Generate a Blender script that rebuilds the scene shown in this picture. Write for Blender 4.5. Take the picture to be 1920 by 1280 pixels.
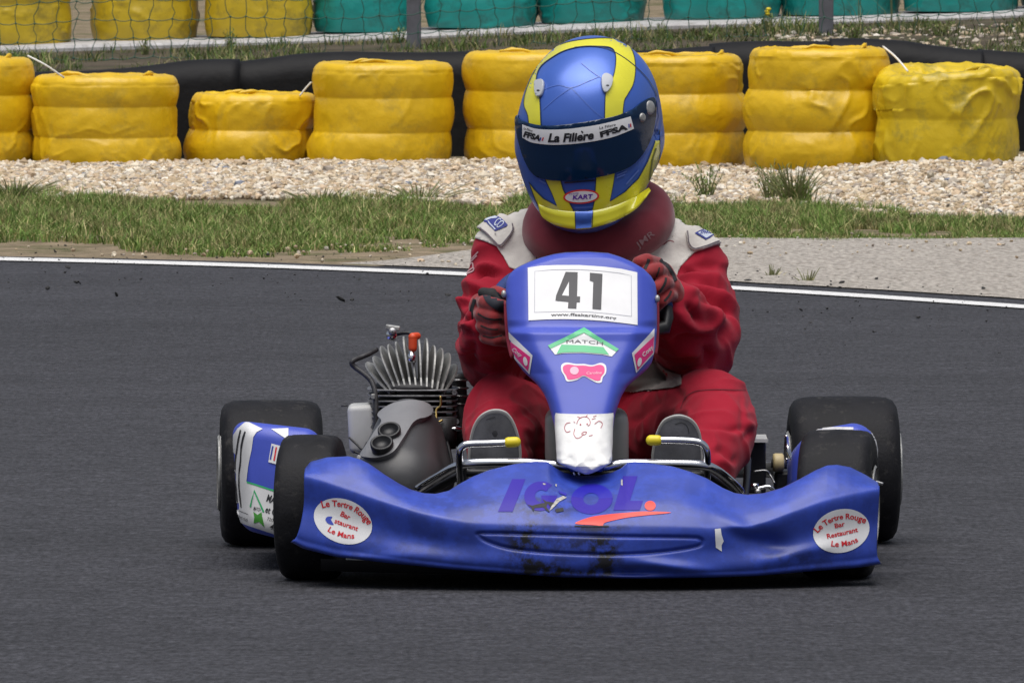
import bpy, bmesh, math, random
import numpy as np
from mathutils import Vector, Matrix, noise
from mathutils.bvhtree import BVHTree

for o in list(bpy.data.objects):
    bpy.data.objects.remove(o)
random.seed(4)
rng = np.random.default_rng(7)
SC = bpy.context.scene
COL = SC.collection
R = math.radians

# ------------------------------------------------------------------ camera, sky, sun, exposure
CAM_H, CAM_D, FPX, PITCH = 1.53, 22.0, 22000.0, math.atan(1060 / 22000.0)
cam = bpy.data.cameras.new('camera')
cam_o = bpy.data.objects.new('camera', cam)
COL.objects.link(cam_o)
cam_o.location = (0, -CAM_D, CAM_H)
cam_o.rotation_euler = (math.pi / 2 - PITCH, 0, 0)
cam.sensor_width = 36.0
cam.lens = 36.0 * FPX / 1920.0
cam.clip_start = 0.5
cam.clip_end = 6000
cam.dof.use_dof = True
cam.dof.focus_distance = CAM_D + 0.4
cam.dof.aperture_fstop = 95.0
SC.camera = cam_o

SUN_EL, SUN_AZ = 74.0, 190.0          # soft high light from behind the photographer, thin overcast
w = bpy.data.worlds.new('World')
SC.world = w
w.use_nodes = True
wn, wl = w.node_tree.nodes, w.node_tree.links
bg = wn['Background']
sky = wn.new('ShaderNodeTexSky')
sky.sky_type = 'NISHITA'
sky.sun_disc = False
sky.sun_elevation = R(SUN_EL)
sky.sun_rotation = R(SUN_AZ)
sky.dust_density = 4.0
sky.air_density = 1.0
sky.ozone_density = 1.0
hs = wn.new('ShaderNodeHueSaturation')
hs.inputs['Saturation'].default_value = 0.62     # thin cloud greys the blue of the sky
wl.new(sky.outputs[0], hs.inputs['Color'])
wl.new(hs.outputs[0], bg.inputs['Color'])
bg.inputs['Strength'].default_value = 0.076
sun = bpy.data.lights.new('sun', 'SUN')
sun.energy = 2.9
sun.angle = R(65)
sun.color = (1.0, 0.975, 0.94)
sun_o = bpy.data.objects.new('sun', sun)
COL.objects.link(sun_o)
_d = Vector((math.sin(R(SUN_AZ)) * math.cos(R(SUN_EL)), math.cos(R(SUN_AZ)) * math.cos(R(SUN_EL)), math.sin(R(SUN_EL))))
sun_o.rotation_euler = _d.to_track_quat('Z', 'Y').to_euler()
SC.view_settings.view_transform = 'Standard'
SC.view_settings.look = 'None'
SC.view_settings.gamma = 1.0
SC.view_settings.exposure = 0.22
SC.view_settings.use_curve_mapping = False
SC.cycles.max_bounces = 6
SC.cycles.transparent_max_bounces = 6

# ------------------------------------------------------------------ where a measured direction meets a plane y = Y
CP = np.array([0, -CAM_D, CAM_H])
FW = np.array([0, math.cos(PITCH), -math.sin(PITCH)])
UP = np.array([0, math.sin(PITCH), math.cos(PITCH)])
RT = np.array([1.0, 0, 0])

def raydir(px, py):
    v = FW * FPX + RT * (px - 960.0) - UP * (py - 640.0)
    return v / np.linalg.norm(v)

def P(px, py, Y=0.0):
    d = raydir(px, py)
    return CP + d * ((Y + CAM_D) / d[1])

def PA(px, py, Y):
    px, py, Y = np.broadcast_arrays(np.asarray(px, float), np.asarray(py, float), np.asarray(Y, float))
    v = FW * FPX + RT * (px[..., None] - 960.0) - UP * (py[..., None] - 640.0)
    return CP + v * ((Y + CAM_D) / v[..., 1])[..., None]

# ------------------------------------------------------------------ materials
MATS = {}
def mat(name, color, rough=0.5, metal=0.0, coat=0.0, coat_rough=0.1, sheen=0.0, spec=0.5, var=None, bump=None, bump2=None,
        attr=None, dirt=None, scale=(1, 1, 1)):
    if name in MATS:
        return MATS[name]
    m = bpy.data.materials.new(name)
    m.use_nodes = True
    n, l = m.node_tree.nodes, m.node_tree.links
    b = n['Principled BSDF']
    b.inputs['Base Color'].default_value = (*color, 1)
    b.inputs['Roughness'].default_value = rough
    b.inputs['Metallic'].default_value = metal
    b.inputs['Coat Weight'].default_value = coat
    b.inputs['Coat Roughness'].default_value = coat_rough
    b.inputs['Sheen Weight'].default_value = sheen
    b.inputs['Specular IOR Level'].default_value = spec
    tc = n.new('ShaderNodeTexCoord')
    mp = n.new('ShaderNodeMapping')
    mp.inputs['Scale'].default_value = scale
    l.new(tc.outputs['Object'], mp.inputs[0])
    src = None
    if attr:
        a = n.new('ShaderNodeAttribute')
        a.attribute_name = attr
        src = a.outputs['Color']
    if var:                                   # (scale, lo factor, hi factor)
        t = n.new('ShaderNodeTexNoise')
        t.inputs['Scale'].default_value = var[0]
        t.inputs['Detail'].default_value = 8
        t.inputs['Roughness'].default_value = 0.62
        l.new(mp.outputs[0], t.inputs[0])
        mr = n.new('ShaderNodeMapRange')
        mr.inputs['From Min'].default_value = 0.3
        mr.inputs['From Max'].default_value = 0.7
        mr.inputs['To Min'].default_value = var[1]
        mr.inputs['To Max'].default_value = var[2]
        l.new(t.outputs[0], mr.inputs[0])
        mx = n.new('ShaderNodeVectorMath')
        mx.operation = 'SCALE'
        if src:
            l.new(src, mx.inputs[0])
        else:
            mx.inputs[0].default_value = color
        l.new(mr.outputs[0], mx.inputs['Scale'])
        src = mx.outputs[0]
        rr = n.new('ShaderNodeMapRange')
        rr.inputs['To Min'].default_value = max(rough - 0.08, 0)
        rr.inputs['To Max'].default_value = min(rough + 0.1, 1)
        l.new(t.outputs[0], rr.inputs[0])
        l.new(rr.outputs[0], b.inputs['Roughness'])
    if dirt:                                  # (colour, amount, scale, attribute or None, threshold)
        t = n.new('ShaderNodeTexNoise')
        t.inputs['Scale'].default_value = dirt[2]
        t.inputs['Detail'].default_value = 9
        t.inputs['Roughness'].default_value = 0.7
        l.new(mp.outputs[0], t.inputs[0])
        mr = n.new('ShaderNodeMapRange')
        mr.inputs['From Min'].default_value = dirt[4]
        mr.inputs['From Max'].default_value = dirt[4] + 0.14
        mr.inputs['To Max'].default_value = dirt[1]
        l.new(t.outputs[0], mr.inputs[0])
        fac = mr.outputs[0]
        if dirt[3]:
            a = n.new('ShaderNodeAttribute')
            a.attribute_name = dirt[3]
            mu = n.new('ShaderNodeMath'); mu.operation = 'MULTIPLY'
            l.new(fac, mu.inputs[0]); l.new(a.outputs['Fac'], mu.inputs[1])
            fac = mu.outputs[0]
        mx = n.new('ShaderNodeMix'); mx.data_type = 'RGBA'
        l.new(fac, mx.inputs['Factor'])
        if src:
            l.new(src, mx.inputs['A'])
        else:
            mx.inputs['A'].default_value = (*color, 1)
        mx.inputs['B'].default_value = (*dirt[0], 1)
        src = mx.outputs['Result']
    if src:
        l.new(src, b.inputs['Base Color'])
    prev = None
    for bb in (bump, bump2):                  # (scale, strength, distance)
        if not bb:
            continue
        t = n.new('ShaderNodeTexNoise')
        t.inputs['Scale'].default_value = bb[0]
        t.inputs['Detail'].default_value = 5
        l.new(mp.outputs[0], t.inputs[0])
        bp = n.new('ShaderNodeBump')
        bp.inputs['Strength'].default_value = bb[1]
        bp.inputs['Distance'].default_value = bb[2]
        l.new(t.outputs[0], bp.inputs['Height'])
        if prev:
            l.new(prev, bp.inputs['Normal'])
        prev = bp.outputs[0]
    if prev:
        l.new(prev, b.inputs['Normal'])
    MATS[name] = m
    return m

# ------------------------------------------------------------------ objects
ORI = {}
def root(name, loc, label, cat, group=None):
    o = bpy.data.objects.new(name, None)
    o.empty_display_size = 0.1
    COL.objects.link(o)
    o.location = tuple(loc)
    o['label'] = label
    o['category'] = cat
    if group:
        o['group'] = group
    ORI[o.name] = np.array(loc, float)
    return o

def mk(name, V, F, m, parent=None, smooth=True, kind=None, label=None, cat=None, group=None, org=None, attrs=None, mats=None, fmat=None):
    """link vertices given in world coordinates as one mesh object; org = its origin"""
    V = np.asarray(V, float).reshape(-1, 3)
    if parent is not None:
        base = ORI[parent.name]
    else:
        base = np.array(org if org is not None else (0, 0, 0), float)
    me = bpy.data.meshes.new(name)
    if isinstance(F, np.ndarray):
        nf, k = F.shape
        me.vertices.add(len(V))
        me.vertices.foreach_set('co', (V - base).astype(np.float32).ravel())
        me.loops.add(nf * k)
        me.loops.foreach_set('vertex_index', F.astype(np.int32).ravel())
        me.polygons.add(nf)
        me.polygons.foreach_set('loop_start', np.arange(0, nf * k, k, dtype=np.int32))
        me.polygons.foreach_set('loop_total', np.full(nf, k, dtype=np.int32))
        me.update(calc_edges=True)
        me.validate()
    else:
        me.from_pydata([tuple(v) for v in (V - base)], [], [tuple(f) for f in F])
        me.validate()
    for a, arr in (attrs or {}).items():
        arr = np.asarray(arr, np.float32)
        if arr.ndim == 1:
            at = me.attributes.new(a, 'FLOAT', 'POINT'); at.data.foreach_set('value', arr)
        else:
            at = me.attributes.new(a, 'FLOAT_COLOR', 'POINT'); at.data.foreach_set('color', arr.ravel())
    if mats:
        for mm in mats:
            me.materials.append(mm)
        if fmat is not None:
            me.polygons.foreach_set('material_index', np.asarray(fmat, np.int32))
    elif m is not None:
        me.materials.append(m)
    me.polygons.foreach_set('use_smooth', [bool(smooth)] * len(me.polygons))
    o = bpy.data.objects.new(name, me)
    COL.objects.link(o)
    if parent is not None:
        o.parent = parent
    else:
        o.location = tuple(base)
    ORI[o.name] = base
    if kind: o['kind'] = kind
    if label: o['label'] = label
    if cat: o['category'] = cat
    if group: o['group'] = group
    return o

def join(parts):
    V, F, k = [], [], 0
    for v, f in parts:
        V.append(np.asarray(v, float).reshape(-1, 3))
        F += [tuple(i + k for i in ff) for ff in f]
        k += len(V[-1])
    return np.vstack(V), F

def grid_faces(nr, nc, wrap=False):
    r, c = np.meshgrid(np.arange(nr - 1), np.arange(nc if wrap else nc - 1), indexing='ij')
    r, c = r.ravel(), c.ravel()
    c2 = (c + 1) % nc
    return np.stack([r * nc + c, r * nc + c2, (r + 1) * nc + c2, (r + 1) * nc + c], 1)

def catmull(pts, n=8, closed=False):
    pts = [np.asarray(p, float) for p in pts]
    out = []
    N = len(pts)
    for i in range(N if closed else N - 1):
        if closed:
            p0, p1, p2, p3 = pts[i - 1], pts[i], pts[(i + 1) % N], pts[(i + 2) % N]
        else:
            p0, p1, p2, p3 = pts[max(i - 1, 0)], pts[i], pts[i + 1], pts[min(i + 2, N - 1)]
        for k in range(n):
            t = k / n
            out.append(0.5 * ((2 * p1) + (-p0 + p2) * t + (2 * p0 - 5 * p1 + 4 * p2 - p3) * t * t + (-p0 + 3 * p1 - 3 * p2 + p3) * t ** 3))
    if not closed:
        out.append(pts[-1])
    return np.array(out)

def tube(pts, r, seg=10, smooth_n=0, caps=True):
    pts = catmull(pts, smooth_n) if smooth_n else np.array([np.asarray(p, float) for p in pts])
    n = len(pts)
    rs = np.broadcast_to(np.asarray(r, float), (n,)) if np.ndim(r) == 0 else np.interp(np.linspace(0, 1, n), np.linspace(0, 1, len(r)), r)
    T = np.gradient(pts, axis=0)
    T /= np.linalg.norm(T, axis=1)[:, None] + 1e-12
    u = np.cross(T[0], [0, 0, 1.0])
    if np.linalg.norm(u) < 0.1:
        u = np.cross(T[0], [1.0, 0, 0])
    u /= np.linalg.norm(u)
    V = []
    for i in range(n):
        u = u - T[i] * np.dot(u, T[i]); u /= np.linalg.norm(u)
        v = np.cross(T[i], u)
        for k in range(seg):
            a = 2 * math.pi * k / seg
            V.append(pts[i] + rs[i] * (math.cos(a) * u + math.sin(a) * v))
    F = [tuple(int(q) for q in f) for f in grid_faces(n, seg, True)]
    if caps:
        F.append(tuple(range(seg))[::-1]); F.append(tuple(range((n - 1) * seg, n * seg)))
    return np.array(V), F

def lathe(prof, centre, axis=(0, 0, 1), seg=48, caps=False):
    """prof = [(radius, offset along axis)]"""
    ax = np.array(axis, float); ax /= np.linalg.norm(ax)
    u = np.cross(ax, [0, 0, 1.0])
    if np.linalg.norm(u) < 0.1:
        u = np.cross(ax, [0, 1.0, 0])
    u /= np.linalg.norm(u); v = np.cross(ax, u)
    c = np.asarray(centre, float)
    V = []
    for r, h in prof:
        for k in range(seg):
            a = 2 * math.pi * k / seg
            V.append(c + ax * h + r * (math.cos(a) * u + math.sin(a) * v))
    F = [tuple(int(q) for q in f) for f in grid_faces(len(prof), seg, True)]
    if caps:
        F.append(tuple(range(seg))[::-1]); F.append(tuple(range((len(prof) - 1) * seg, len(prof) * seg)))
    return np.array(V), F

def box(lo, hi, bev=0.0, rot=None, seg=2):
    bm = bmesh.new()
    bmesh.ops.create_cube(bm, size=1)
    lo, hi = np.array(lo, float), np.array(hi, float)
    for v in bm.verts:
        v.co = Vector((np.array(v.co) * (hi - lo)))
    if bev:
        bmesh.ops.bevel(bm, geom=list(bm.edges), offset=bev, segments=seg, affect='EDGES', profile=0.5)
    if rot is not None:
        bmesh.ops.rotate(bm, verts=bm.verts, cent=(0, 0, 0), matrix=rot)
    V = np.array([v.co[:] for v in bm.verts]) + (lo + hi) / 2
    bm.verts.index_update()
    F = [tuple(v.index for v in f.verts) for f in bm.faces]
    bm.free()
    return V, F

def sphere(c, r, seg=20, rings=12, sc=(1, 1, 1)):
    V = []
    for i in range(rings + 1):
        ph = math.pi * (i + 0.001) / (rings + 0.002)
        for k in range(seg):
            a = 2 * math.pi * k / seg
            V.append((math.sin(ph) * math.cos(a), math.sin(ph) * math.sin(a), math.cos(ph)))
    V = np.array(V) * r * np.array(sc) + np.asarray(c, float)
    F = [tuple(int(q) for q in f)[::-1] for f in grid_faces(rings + 1, seg, True)]
    F.append(tuple(range(seg))); F.append(tuple(range(rings * seg, (rings + 1) * seg))[::-1])
    return V, F

def capsule(a, ra, b, rb, seg=20):
    """tapered limb segment with round ends"""
    a, b = np.asarray(a, float), np.asarray(b, float)
    ax = b - a; L = np.linalg.norm(ax); ax /= L
    prof = []
    for i in range(7):
        t = math.pi / 2 * (1 - i / 6)
        prof.append((max(ra * math.cos(t), 1e-4), -ra * math.sin(t)))
    for i in range(1, 7):
        prof.append((ra + (rb - ra) * i / 7, L * i / 7))
    for i in range(7):
        t = math.pi / 2 * i / 6
        prof.append((max(rb * math.cos(t), 1e-4), L + rb * math.sin(t)))
    return lathe(prof, a, ax, seg, caps=True)

def limb(pts, rs, seg=20):
    return [capsule(pts[i], rs[i], pts[i + 1], rs[i + 1], seg) for i in range(len(pts) - 1)]

def fuse(parts, voxel, iters=4):
    """one continuous skin round overlapping volumes"""
    V, F = join(parts)
    me = bpy.data.meshes.new('tmp'); me.from_pydata([tuple(v) for v in V], [], F)
    o = bpy.data.objects.new('tmp', me); COL.objects.link(o)
    md = o.modifiers.new('r', 'REMESH'); md.mode = 'VOXEL'; md.voxel_size = voxel; md.use_smooth_shade = True
    dg = bpy.context.evaluated_depsgraph_get()
    ev = o.evaluated_get(dg); em = ev.to_mesh()
    n = len(em.vertices)
    V = np.empty(n * 3); em.vertices.foreach_get('co', V); V = V.reshape(-1, 3)
    E = np.empty(len(em.edges) * 2, np.int32); em.edges.foreach_get('vertices', E); E = E.reshape(-1, 2)
    F = [tuple(p.vertices) for p in em.polygons]
    ev.to_mesh_clear()
    bpy.data.objects.remove(o); bpy.data.meshes.remove(me)
    V = relax(V, E, iters)
    return V, F, E

def relax(V, E, iters, lam=0.6):
    n = len(V)
    deg = np.bincount(E.ravel(), minlength=n).astype(float)[:, None] + 1e-9
    for _ in range(iters):
        s = np.zeros_like(V)
        for k in range(3):
            s[:, k] = np.bincount(E[:, 0], V[E[:, 1], k], n) + np.bincount(E[:, 1], V[E[:, 0], k], n)
        V = V * (1 - lam) + lam * s / deg
    return V

def vnormals(V, F):
    if not isinstance(F, np.ndarray):
        F = np.array([list(f)[:3] + ([f[3]] if len(f) > 3 else [f[2]]) for f in F])
    if F.shape[1] == 3:
        F = np.c_[F, F[:, 2]]
    n = np.cross(V[F[:, 2]] - V[F[:, 0]], V[F[:, 3]] - V[F[:, 1]])
    N = np.zeros_like(V)
    for k in range(4):
        for c in range(3):
            N[:, c] += np.bincount(F[:, k], n[:, c], len(V))
    return N / (np.linalg.norm(N, axis=1)[:, None] + 1e-12)

def nz(V, s, seed=0, oct_=1):
    out = np.empty(len(V))
    off = Vector((seed * 13.7, seed * 7.1, seed * 3.3))
    s = np.broadcast_to(np.asarray(s, float), (3,))
    for i, v in enumerate(V):
        q = Vector((v[0] * s[0], v[1] * s[1], v[2] * s[2])) + off
        out[i] = noise.noise(q) if oct_ == 1 else noise.fractal(q, 0.9, 2.0, oct_)
    return out

def bvh_of(V, F):
    if isinstance(F, np.ndarray): F = F.tolist()
    return BVHTree.FromPolygons([tuple(v) for v in V], [tuple(f) for f in F])

# ------------------------------------------------------------------ flat print and patches laid on a curved surface
def cells(polys, step, tris=None):
    """cut 2-d outlines into small pieces so that they can follow a curved surface"""
    bm = bmesh.new()
    for pl in polys:
        vs = [bm.verts.new((p[0], p[1], 0)) for p in pl]
        try: bm.faces.new(vs)
        except ValueError: pass
    bm.normal_update()
    bmesh.ops.triangulate(bm, faces=bm.faces[:], ngon_method='EAR_CLIP')
    if tris:
        V2, F2 = tris
        vs = [bm.verts.new((p[0], p[1], 0)) for p in V2]
        for f in F2:
            try: bm.faces.new([vs[i] for i in f])
            except ValueError: pass
    xs = [v.co.x for v in bm.verts]; ys = [v.co.y for v in bm.verts]
    for lo, hi, no in ((min(xs), max(xs), (1, 0, 0)), (min(ys), max(ys), (0, 1, 0))):
        k = math.floor(lo / step) + 1
        while k * step < hi:
            q = k * step + 0.0137
            bmesh.ops.bisect_plane(bm, geom=bm.verts[:] + bm.edges[:] + bm.faces[:], plane_co=(q * no[0], q * no[1], 0), plane_no=no, dist=1e-5)
            k += 1
    bmesh.ops.remove_doubles(bm, verts=bm.verts[:], dist=1e-4)
    bm.verts.index_update()
    V = np.array([v.co[:2] for v in bm.verts]); F = [tuple(v.index for v in f.verts) for f in bm.faces]
    bm.free()
    return V, F

def drape(name, polys, bvh, off, m, parent, step=6, tris=None, thick=0.0, smooth=True, label=None, depth=None):
    V2, F = cells(polys, step, tris)
    if not len(V2):
        return None
    hits, norms, ok = np.zeros((len(V2), 3)), np.zeros((len(V2), 3)), np.zeros(len(V2), bool)
    for i, (x, y) in enumerate(V2):
        d = raydir(x, y)
        h = bvh.ray_cast(Vector(CP), Vector(d))
        if h[0] is not None:
            hits[i] = h[0]; nn = np.array(h[1])
            norms[i] = nn if np.dot(nn, d) < 0 else -nn
            ok[i] = True
    if not ok.any():
        return None
    Ym = depth if depth is not None else float(np.median(hits[ok][:, 1]))
    for i in np.where(~ok)[0]:
        j = np.where(ok)[0][np.argmin(((V2[ok] - V2[i]) ** 2).sum(1))]
        hits[i] = P(V2[i][0], V2[i][1], hits[j][1]); norms[i] = norms[j]
        h = bvh.find_nearest(Vector(hits[i]))          # past the rim: fold it down on to the rim itself
        if h[0] is not None and h[3] < .02:
            hits[i] = h[0]; nn = np.array(h[1]); norms[i] = nn if nn @ norms[j] > -.2 else -nn
    # even out the normals so that the patch does not crease
    E = np.array(list({tuple(sorted((f[k], f[(k + 1) % len(f)]))) for f in F for k in range(len(f))}))
    N = relax(norms, E, 3); N /= np.linalg.norm(N, axis=1)[:, None] + 1e-9
    V = hits + N * off
    # face orientation towards the camera
    FF = []
    for f in F:
        if not ok[list(f)].any(): continue            # off the edge of the thing it lies on
        q = V2[list(f)]; q2 = np.roll(q, -1, 0)
        cr = (q[:, 0] * q2[:, 1] - q2[:, 0] * q[:, 1]).sum()
        FF.append(f if cr < 0 else f[::-1])
    if thick:
        n = len(V)
        V = np.vstack([V, V - N * thick])
        cnt = {}
        for f in FF:
            for k in range(len(f)):
                e = (f[k], f[(k + 1) % len(f)])
                cnt[e] = 1
        side = [(b, a, a + n, b + n) for (a, b) in cnt if (b, a) not in cnt]
        FF = FF + [tuple(i + n for i in f[::-1]) for f in FF] + side
    return mk(name, V, FF, m, parent, smooth=smooth, label=label)

def stroke(pts, wd, n=0):
    """a pen line of width wd as one outline"""
    p = catmull(pts, n) if n else np.array(pts, float)
    T = np.gradient(p, axis=0); T /= np.linalg.norm(T, axis=1)[:, None] + 1e-9
    N = np.c_[-T[:, 1], T[:, 0]] * (wd / 2)
    return [[tuple(p[i] + N[i]), tuple(p[i + 1] + N[i + 1]), tuple(p[i + 1] - N[i + 1]), tuple(p[i] - N[i])] for i in range(len(p) - 1)]

def ell(cx, cy, a, b, deg=0, n=40, a0=0, a1=360):
    t = np.linspace(R(a0), R(a1), n, endpoint=(a1 - a0) % 360 != 0)
    c, s = math.cos(R(deg)), math.sin(R(deg))
    x, y = a * np.cos(t), b * np.sin(t)
    return [(cx + c * xx - s * yy, cy + s * xx + c * yy) for xx, yy in zip(x, y)]

def Z(ox, oy, k, pts):
    return [(ox + x / k, oy + y / k) for x, y in pts]

_tc = {}
def glyphs(s, bold=0.0):
    key = (s, bold)
    if key not in _tc:
        cu = bpy.data.curves.new('t', 'FONT'); cu.body = s; cu.size = 1.0; cu.resolution_u = 3; cu.offset = bold
        o = bpy.data.objects.new('t', cu); COL.objects.link(o)
        dg = bpy.context.evaluated_depsgraph_get(); dg.update()
        me = o.evaluated_get(dg).to_mesh()
        V = np.array([v.co[:2] for v in me.vertices]) if len(me.vertices) else np.zeros((0, 2))
        F = [tuple(p.vertices) for p in me.polygons]
        o.evaluated_get(dg).to_mesh_clear()
        bpy.data.objects.remove(o); bpy.data.curves.remove(cu)
        _tc[key] = (V, F)
    return _tc[key]

def text2d(s, a, b, h, bold=0.02, shear=0.0, sag=0.0):
    """glyphs fitted from pixel point a to pixel point b, h = cap height in px, sag = px the middle hangs below"""
    V, F = glyphs(s, bold)
    V = V.copy()
    V[:, 0] -= V[:, 0].min()
    W = V[:, 0].max()
    a, b = np.array(a, float), np.array(b, float)
    L = np.linalg.norm(b - a); u = (b - a) / L; v = np.array([u[1], -u[0]])
    t = V[:, 0] / W
    y = V[:, 1] / 0.69 * h
    x = t * L + shear * y
    bow = sag * 4 * t * (1 - t)
    out = a + u * x[:, None] + v * y[:, None] - v * bow[:, None]
    slope = -sag * 4 * (1 - 2 * t) / L
    out -= u[None] * (slope * y)[:, None] * 1.0
    return out, F
# ------------------------------------------------------------------ ground, track, verge
_c = np.polyfit([-1.62, -0.147, 1.475], [15.1, 13.98, 11.76], 2)
def yline(x):
    x = np.asarray(x, float); xc = np.clip(x, -3.2, 3.2)
    return np.polyval(_c, xc) + np.polyval(np.polyder(_c), xc) * (x - xc)
def yedge(x):
    return yline(x) + 0.30 + 0.27 * np.clip((np.asarray(x, float) + 1.6) / 3.1, -0.3, 1.3)
def ygrass(x):                       # where the verge turns to grass
    return np.interp(x, [-6, -1.6, -0.9, -0.2, 0.3, 0.8, 1.8, 6], [15.6, 15.45, 15.2, 16.2, 16.7, 16.55, 16.6, 16.6])
def ygravel(x):
    return np.interp(x, [-6, -1.9, -1.5, -1.0, -.2, .6, 1.2, 1.7, 2.2, 6], [21.1, 21.1, 20.2, 20.6, 19.8, 19.8, 19.0, 18.4, 19.0, 19.0])
def hgt(x, y):
    x, y = np.asarray(x, float), np.asarray(y, float)
    g = 0.008 * np.clip((y - 16.5) / 2.5, 0, 1) * (0.6 + 0.4 * np.sin(x * 1.7 + 1))
    gy = ygravel(x)
    rise = np.interp(x, [-3, -1, 0, 0.6, 1.1, 1.6, 2.6], [-0.008, 0.004, 0.004, -0.012, -0.012, 0.035, 0.02])
    t = np.clip((y - gy) / np.maximum(24.0 - gy, 0.1), 0, 1)
    g = g + rise * t * t * (3 - 2 * t) * np.clip((27 - y) / 1.5, 0, 1)
    far = (0.147 + 0.036 * np.clip(x, -6, 6)) * np.clip((y - 29) / 8, 0, 1)
    return np.where(y > 16.5, g, 0) * 1.0 + far - 0.012

xs = np.unique(np.concatenate([np.linspace(-900, -8, 14), np.linspace(-8, 8, 161), np.linspace(8, 900, 14)]))
ys = np.unique(np.concatenate([np.linspace(-300, 10, 12), np.linspace(10, 45, 176), np.linspace(45, 3000, 20)]))
XX, YY = np.meshgrid(xs, ys)
rel = np.array([noise.noise(Vector((x * 2.3, y * 2.3, 0))) for x, y in zip(XX.ravel(), YY.ravel())]).reshape(XX.shape)
ZZ = hgt(XX, YY) + 0.008 * rel * ((YY > 16.2) & (YY < 46) & (abs(XX) < 9))
soil = mat('verge_soil', (0.24, 0.19, 0.13), 0.95, var=(9, 0.55, 1.25), bump=(60, 0.7, 0.02), dirt=((0.05, 0.07, 0.02), 0.8, 3.0, None, 0.5), spec=0.1)
mk('ground', np.c_[XX.ravel(), YY.ravel(), ZZ.ravel()], grid_faces(len(ys), len(xs)), soil, kind='structure', label='bare earth and verge ground round the kart track')

asphalt = mat('asphalt', (0.035, 0.0352, 0.0415), 0.82, var=(80, 0.42, 1.62), bump=(130, 0.9, 0.006), spec=0.3, scale=(1, .26, 1), dirt=((.010, .010, .012), .85, 42, None, .60))
_n, _l = asphalt.node_tree.nodes, asphalt.node_tree.links      # broad worn bands and darker rubbered patches
def _bands():
    b = _n['Principled BSDF']
    src = b.inputs['Base Color'].links[0].from_socket
    tc = _n.new('ShaderNodeTexCoord'); mp = _n.new('ShaderNodeMapping'); mp.inputs['Scale'].default_value = (0.5, 1.0, 1)
    mp.inputs['Rotation'].default_value = (0, 0, R(20))
    t = _n.new('ShaderNodeTexNoise'); t.inputs['Scale'].default_value = 1.1; t.inputs['Detail'].default_value = 6
    mr = _n.new('ShaderNodeMapRange'); mr.inputs['From Min'].default_value = .3; mr.inputs['From Max'].default_value = .7
    mr.inputs['To Min'].default_value = .84; mr.inputs['To Max'].default_value = 1.16
    s = _n.new('ShaderNodeVectorMath'); s.operation = 'SCALE'
    _l.new(tc.outputs['Object'], mp.inputs[0]); _l.new(mp.outputs[0], t.inputs[0]); _l.new(t.outputs[0], mr.inputs[0])
    _l.new(src, s.inputs[0]); _l.new(mr.outputs[0], s.inputs['Scale']); _l.new(s.outputs[0], b.inputs['Base Color'])
_bands()
def _streaks(scale, lo, hi, rot=0):
    b = _n['Principled BSDF']
    src = b.inputs['Base Color'].links[0].from_socket
    tc = _n.new('ShaderNodeTexCoord'); mp = _n.new('ShaderNodeMapping'); mp.inputs['Location'].default_value = (3.3, 1.7, 0)
    t = _n.new('ShaderNodeTexNoise'); t.inputs['Scale'].default_value = scale; t.inputs['Detail'].default_value = 5; t.inputs['Roughness'].default_value = .7
    mr = _n.new('ShaderNodeMapRange'); mr.inputs['From Min'].default_value = .32; mr.inputs['From Max'].default_value = .68
    mr.inputs['To Min'].default_value = lo; mr.inputs['To Max'].default_value = hi
    s = _n.new('ShaderNodeVectorMath'); s.operation = 'SCALE'
    _l.new(tc.outputs['Object'], mp.inputs[0]); _l.new(mp.outputs[0], t.inputs[0]); _l.new(t.outputs[0], mr.inputs[0])
    _l.new(src, s.inputs[0]); _l.new(mr.outputs[0], s.inputs['Scale']); _l.new(s.outputs[0], b.inputs['Base Color'])
_streaks(11, .72, 1.28)
_streaks(34, .75, 1.25)
tx = np.linspace(-40, 40, 401)
def strip(y0, y1, z, nr=2, xr=tx, jag=None):
    rows = []
    for k in range(nr):
        t = k / (nr - 1)
        a = y0(xr) if callable(y0) else np.full_like(xr, y0)
        b = y1(xr) if callable(y1) else np.full_like(xr, y1)
        yy = a + (b - a) * t
        if jag is not None and k == nr - 1: yy = yy + jag(xr)
        if jag is not None and k == 0: yy = yy + 0.4 * jag(xr + 50)
        rows.append(np.c_[xr, yy, np.full_like(xr, z)])
    return np.vstack(rows), grid_faces(nr, len(xr))
ejag = lambda x: 0.05 * np.array([noise.fractal(Vector((q * 3, 1, 0)), 1, 2, 4) for q in x])
V, F = strip(-60, yedge, 0.0, 2, np.linspace(-40, 40, 1601), lambda x: ejag(x) * (x > -50))
V[:1601, 1] = -60
mk('track', V, F, asphalt, kind='structure', label='dark grey asphalt kart track')
paint = mat('line_paint', (0.70, 0.70, 0.70), 0.75, var=(70, 0.72, 1.1), bump=(400, 0.6, 0.003), dirt=((0.12, 0.12, 0.12), 0.85, 30, None, 0.60), spec=0.2)
V, F = strip(lambda x: yline(x) - 0.11, lambda x: yline(x) + 0.13, 0.004, 2, np.linspace(-12, 12, 900), lambda x: 0.25 * ejag(x * 4))
mk('track_edge_line', V, F, paint, kind='structure', label='white painted line along the track edge')
conc = mat('shoulder_concrete', (0.365, 0.335, 0.30), 0.92, var=(60, 0.5, 1.35), bump=(110, 1.0, 0.01), dirt=((0.15, 0.125, 0.10), 0.7, 26, None, 0.54), spec=0.15, scale=(1, .28, 1))
cx = np.linspace(-0.55, 14, 700)
V, F = strip(lambda x: yedge(x) - 0.02, lambda x: ygrass(x) + 0.2, 0.004, 6, cx, lambda x: 2.0 * ejag(x) * np.clip(1.0, 0, 1))
fade = np.clip((V[:, 0] + 0.55) / 0.6, 0, 1)      # the slab narrows to nothing at its left end
mid = yedge(V[:, 0])
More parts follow.
